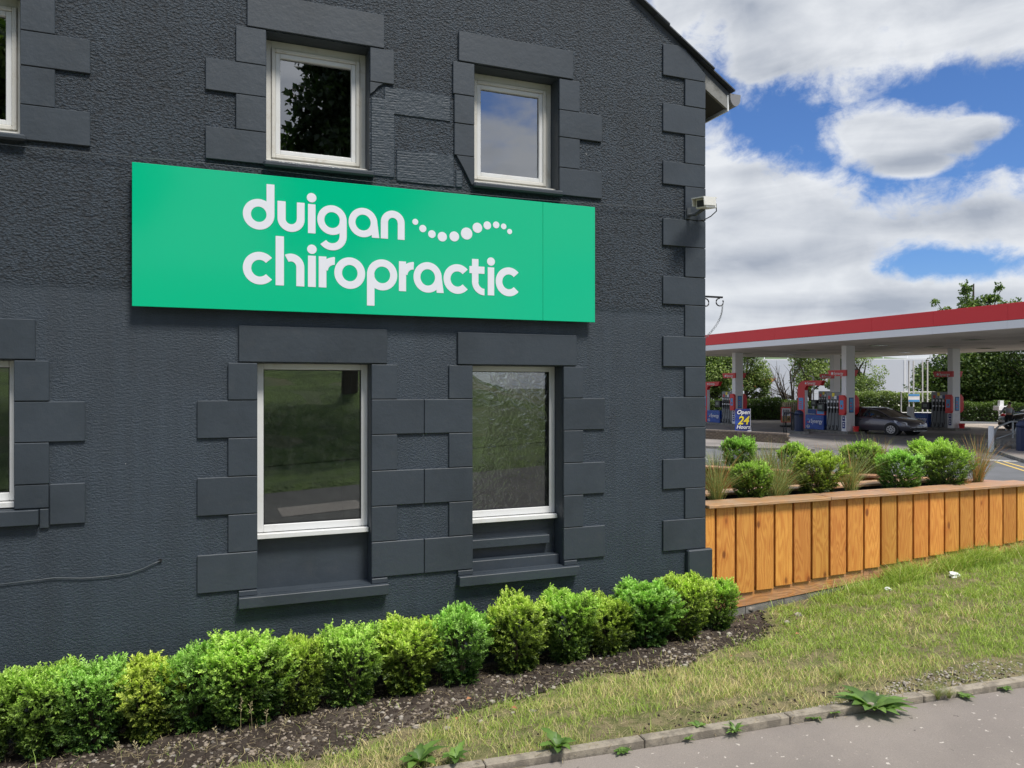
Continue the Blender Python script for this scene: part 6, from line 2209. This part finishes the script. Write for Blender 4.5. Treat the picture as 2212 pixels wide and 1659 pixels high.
def tree(name, label, base, clumps, n, size, m, seed, trunk_r=.2, cat='tree', group=None, limbs=True, bare=0, top=None):
    r = np.random.default_rng(seed)
    t = thing(name, label, cat, base, 0, group)
    b0 = Vector(base)
    cs, rs = [], []
    for (x, y, z, rad, k) in clumps:
        for _ in range(k):
            v = unit(r.normal(size=3)) * rad * r.random() ** .5
            cs.append([x + v[0], y + v[1], z + v[2] * .8])
            rs.append(rad * (.22 + .25 * r.random()))
    cs, rs = np.array(cs), np.array(rs)
    V, tone = clump_leaves(cs, rs, n, size, r)
    link_mesh('crown', leaf_mesh('crown', V, tone), M[m], t)
    mb = MB()
    zc = max(c[2] for c in clumps)
    mb.tube([b0 * 0, (0, 0, zc * .35), (r.normal() * .2, r.normal() * .2, zc * .75), (r.normal() * .3, r.normal() * .3, zc)], [trunk_r, trunk_r * .8, trunk_r * .5, trunk_r * .15], 8)
    for i in range(0, len(cs), max(1, len(cs) // 40)):
        c = Vector(cs[i])
        z0_ = min(c.z * .6, zc * .7)
        st = Vector((0, 0, z0_))
        md = st.lerp(c, .5) + Vector((0, 0, -.1 * c.z * .2))
        mb.tube([st, md, c], [trunk_r * .35, trunk_r * .2, trunk_r * .06], 5)
    for i in range(bare):
        a = r.random() * 6.28
        l_ = zc * (.5 + .4 * r.random())
        p0 = Vector((0, 0, zc * .1 * r.random()))
        p1 = p0 + Vector((math.cos(a) * l_ * .35, math.sin(a) * l_ * .35, l_ * .5))
        p2 = p0 + Vector((math.cos(a) * l_ * .7, math.sin(a) * l_ * .7, l_))
        mb.tube([p0, p1, p2], [.07, .045, .012], 5)
        for q_ in range(5):
            s0 = p1.lerp(p2, r.random())
            e = s0 + Vector((r.normal() * .5, r.normal() * .5, .4 + .8 * r.random()))
            mb.tube([s0, e], [.02, .006], 4)
    o = mb.build('trunk', M['bark'], t)
    o.data.transform(Matrix.Translation(b0 * 1.0)) if False else None
    return t


def place_tree(name, label, px, t_, clumps, n, size, m, seed, **kw):
    x_, y_, _ = atT(px, 915, t_)
    # children meshes are written in local coordinates
    OFFB = (x_, y_, G0)
    tr_ = thing(name, label, kw.pop('cat', 'tree'), OFFB, -PHI, kw.pop('group', None))
    OFF[tr_.name] = Vector((0, 0, 0))
    r = np.random.default_rng(seed)
    cs, rs = [], []
    for (x, y, z, rad, k) in clumps:
        for _ in range(k):
            v = unit(r.normal(size=3)) * rad * r.random() ** .5
            cs.append([x + v[0], y + v[1], z + v[2] * .85])
            rs.append(rad * (.30 + .32 * r.random()))
    cs, rs = np.array(cs), np.array(rs)
    V, tone = clump_leaves(cs, rs, n, size, r)
    link_mesh('crown', leaf_mesh('crown', V, tone), M[m], tr_)
    mb = MB()
    tr0 = kw.get('trunk_r', .18)
    zc = max(c[2] for c in clumps)
    mb.tube([(0, 0, -.3), (0, 0, zc * .35), (r.normal() * .2, r.normal() * .2, zc * .75), (r.normal() * .3, r.normal() * .3, zc)], [tr0, tr0 * .8, tr0 * .5, tr0 * .15], 8)
    for i in range(0, len(cs), max(1, len(cs) // 45)):
        c = Vector(cs[i])
        st = Vector((0, 0, min(c.z * .6, zc * .7)))
        md = st.lerp(c, .5) - Vector((0, 0, .03 * c.z))
        mb.tube([st, md, c], [tr0 * .4, tr0 * .22, tr0 * .06], 5)
    for i in range(kw.get('bare', 0)):
        a = r.random() * 6.28
        l_ = 4.6 * (.5 + .5 * r.random())
        p0 = Vector((0, 0, .2))
        dv = Vector((math.cos(a) * .55, math.sin(a) * .2, 1)).normalized()
        if i < 3: dv = Vector((-1.0, 0, .55 + .15 * i)).normalized()
        p1, p2 = p0 + dv * l_ * .5 + Vector((0, 0, -.1)), p0 + dv * l_ + Vector((0, 0, .3))
        mb.tube([p0, p1, p2], [.09, .055, .015], 5)
        for q_ in range(9):
            s0 = p0.lerp(p1, .3 + .7 * r.random()) if r.random() < .4 else p1.lerp(p2, r.random())
            e = s0 + Vector((r.normal() * .55, r.normal() * .3, .5 + .9 * r.random()))
            mb.tube([s0, s0.lerp(e, .5) + Vector((0, 0, .06)), e], [.022, .014, .005], 4)
    mb.build('trunk', M['bark'], tr_)
    return tr_


place_tree('tree', 'pale green leafy tree left of the far canopy column', 1548, 62, [(-.3, 0, 3.4, 1.9, 26), (.3, 0, 5.0, 1.6, 16), (-2.2, 0, 3.2, 1.7, 18)], 22000, .16, 'tree_light', 1)
place_tree('tree', 'leafy young tree rising right of the far left canopy column', 1612, 63, [(.4, 0, 3.4, 1.4, 16), (0, 0, 5.2, 1.0, 10), (1.0, 0, 2.0, .8, 8)], 6500, .14, 'tree_light', 2)
place_tree('bare_tree', 'half bare tree with a leaning trunk and thin twigs before the warehouse', 1712, 63, [(-2.6, 0, 2.8, .7, 5), (.8, 0, 5.0, .5, 3)], 1600, .13, 'tree_light', 3, bare=20, trunk_r=.12)
place_tree('tree', 'broad pale tree behind the near island sign arch', 1750, 64, [(0, 0, 3.6, 1.9, 22), (.8, 0, 5.2, 1.4, 14), (-.9, 0, 5.0, 1.0, 8)], 6500, .15, 'tree_light', 4)
place_tree('tree', 'thin leaved pale tree right of the near canopy column', 1862, 65, [(0, 0, 3.2, 1.7, 16), (-.4, 0, 5.0, 1.2, 10)], 5500, .13, 'tree_light', 5)
place_tree('tree', 'narrow tree between the near and hindmost canopy columns', 1812, 66, [(0, 0, 3.2, 1.3, 12), (0, 0, 5.0, 1.0, 8)], 7000, .14, 'tree_leaf', 6)
place_tree('maple_tree', 'large dark maple behind the right island with branches above the canopy', 2105, 61, [(0, 0, 3.0, 3.2, 60), (-2.3, 0, 2.6, 2.2, 24), (2.6, 0, 2.6, 2.6, 30), (0, 0, 6.2, 2.6, 30), (-.7, 0, 9.0, .9, 10), (-.5, 0, 10.2, .5, 6), (-.8, 0, 10.7, .3, 3), (1.3, 0, 9.6, .6, 8), (2.0, 0, 10.3, .4, 5), (2.4, 0, 9.0, .5, 6), (3.3, 0, 9.3, .35, 4), (-2.2, 0, 8.7, .5, 6), (-3.0, 0, 9.2, .35, 4), (.5, 0, 8.7, 1.0, 12), (-4.7, .3, 7.7, .4, 4), (-4.0, 0, 6.2, 1.0, 8)], 60000, .19, 'tree_leaf', 7, trunk_r=.3)
place_tree('tree', 'dark tree at the right edge behind the black car', 2235, 57, [(0, 0, 2.6, 2.6, 30), (0, 0, 5.5, 2.4, 20)], 18000, .18, 'tree_leaf', 9)


def hedge(name, label, pa, pb, t_a, t_b, h, th, n, m, seed, blossom=0):
    a, b_ = Vector(atT(pa, 915, t_a)), Vector(atT(pb, 915, t_b))
    a.z = b_.z = G0
    r = np.random.default_rng(seed)
    d = (b_ - a)
    Ln = d.length
    d.normalize()
    nn = Vector((-d.y, d.x, 0))
    u = r.random(n) * Ln
    top = vnoise(u, u * 0, .8, seed) * .5 + vnoise(u, u * 0, 2.6, seed + 1) * .25
    hh = h * (.78 + .5 * top)
    v = r.random(n) ** .8
    depth = (r.random(n) ** 1.6) * th
    bulge = .25 * np.sin(u * 1.7) + .15 * np.sin(u * 4.1 + 1) 
    P_ = np.array(a[:])[None] + u[:, None] * np.array(d[:]) + (depth - .3 * bulge)[:, None] * np.array(nn[:]) + np.stack([np.zeros(n), np.zeros(n), v * hh], -1)
    nr = unit(r.normal(size=(n, 3)) * .8 + np.array([0, 0, .8]) - np.array(nn[:]) * .5)
    dd = unit(r.normal(size=(n, 3)) + np.array([0, 0, -.2]))
    L = .12 * (.6 + .8 * r.random(n))
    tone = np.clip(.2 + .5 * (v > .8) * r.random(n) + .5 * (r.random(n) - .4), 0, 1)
    t = thing(name, label, 'hedge')
    link_mesh('foliage', leaf_mesh('foliage', diamonds(P_, dd, nr, L, L * .7, r), tone), M[m], t)
    c4 = [a + nn * .35, b_ + nn * .35, b_ + nn * th, a + nn * th]
    core = MB().hexa([(*c.xy, G0) for c in c4] + [(*c.xy, G0 + h * .62) for c in c4])
    core.build('inner_wood', M['bark'], t)
    if blossom:
        k = r.choice(n, blossom)
        o = link_mesh('blossom', leaf_mesh('blossom', diamonds(P_[k] - np.array(nn[:]) * .15, dd[k], nr[k], L[k] * .9, L[k] * .9, r), tone[k]), M['blossom'], t)
    return t
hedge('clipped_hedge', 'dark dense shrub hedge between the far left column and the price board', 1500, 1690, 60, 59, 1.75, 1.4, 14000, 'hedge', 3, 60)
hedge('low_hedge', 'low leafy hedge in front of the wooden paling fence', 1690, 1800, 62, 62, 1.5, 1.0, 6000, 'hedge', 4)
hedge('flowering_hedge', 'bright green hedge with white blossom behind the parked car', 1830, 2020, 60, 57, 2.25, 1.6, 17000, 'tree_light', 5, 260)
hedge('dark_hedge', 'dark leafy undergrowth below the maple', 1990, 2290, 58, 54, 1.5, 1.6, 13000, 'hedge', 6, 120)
pf = thing('paling_fence', 'old brown vertical paling fence behind the pump islands', 'fence')
a, b_ = Vector(atT(1500, 837, 61)), Vector(atT(1735, 837, 61))
d = (b_ - a).normalized()
s0 = 0
mesh0 = None
while s0 < (b_ - a).length:
    p = a + d * s0
    if mesh0 is None:
        o = MB().box(0, .10, 0, .025, 0, 1.35).build('pale', M['fencegrey'], pf)
        mesh0 = o
    else:
        o = mesh0.copy()
        C.objects.link(o)
    o.location = (p.x, p.y, G0 + random.uniform(-.04, .04))
    o.rotation_euler = (0, 0, -PHI)
    s0 += .17
for zz in (.3, 1.0):
    q0, q1 = a + Vector((0, .05, 0)), b_ + Vector((0, .05, 0))
    MB().hexa([(q0.x, q0.y + .03, G0 + zz), (q1.x, q1.y + .03, G0 + zz), (q1.x, q1.y + .07, G0 + zz), (q0.x, q0.y + .07, G0 + zz), (q0.x, q0.y + .03, G0 + zz + .08), (q1.x, q1.y + .03, G0 + zz + .08), (q1.x, q1.y + .07, G0 + zz + .08), (q0.x, q0.y + .07, G0 + zz + .08)]).build('fence_rail', M['fencegrey'], pf)
lp = Vector(atT(1757, 837, 58))
lamp = thing('lamp_post', 'slim white lamp post behind the arch of the near island', 'lamp post', (lp.x, lp.y, G0))
MB().tube([(lp.x, lp.y, G0), (lp.x, lp.y, .8)], .06, 6).tube([(lp.x, lp.y, .78), (lp.x - .35, lp.y, .9)], .05, 6).build('pole', M['white'], lamp)

# trees on the bank across the road, mirrored in the panes
def bank_tree(x_, y_, clumps, n, size, m, seed, lab, tr=.3):
    z_ = float(H(x_, y_))
    t = thing('pine_tree' if m == 'pine' else 'bank_tree', lab, 'tree', (x_, y_, z_))
    OFF[t.name] = Vector((0, 0, 0))
    r = np.random.default_rng(seed)
    cs, rs = [], []
    for (x, y, z, rad, k) in clumps:
        for _ in range(k):
            v = unit(r.normal(size=3)) * rad * r.random() ** .5
            cs.append([x + v[0], y + v[1], z + v[2]])
            rs.append(rad * (.2 + .2 * r.random()))
    cs, rs = np.array(cs), np.array(rs)
    V, tone = clump_leaves(cs, rs, n, size, r)
    link_mesh('crown', leaf_mesh('crown', V, tone), M[m], t)
    mb = MB()
    zc = max(c[2] for c in clumps)
    mb.tube([(0, 0, -.5), (.1, 0, zc * .5), (0, 0, zc)], [tr, tr * .7, tr * .2], 8)
    for i in range(0, len(cs), 2):
        c = Vector(cs[i])
        mb.tube([(0, 0, c.z * .75), c], [tr * .25, .02], 5)
    mb.build('trunk', M['bark'], t)
bank_tree(4.7, -21, [(0, 0, 7.5, 2.8, 40), (0.2, 0, 10.5, 2.3, 30), (.6, 0, 13.0, 1.5, 14), (-1.7, 0, 6.0, 1.2, 8)], 15000, .24, 'pine', 31, 'tall dark pine on the grass bank across the road')
bank_tree(-4.5, -22, [(0, 0, 6.5, 3.0, 40), (0, 0, 10, 2.6, 30)], 22000, .28, 'tree_leaf', 32, 'broad leaved tree on the left of the grass bank')
bank_tree(-12, -24, [(0, 0, 6.0, 3.2, 36), (0, 0, 9, 2.4, 20)], 16000, .3, 'tree_leaf', 33, 'leafy tree farthest left on the grass bank')
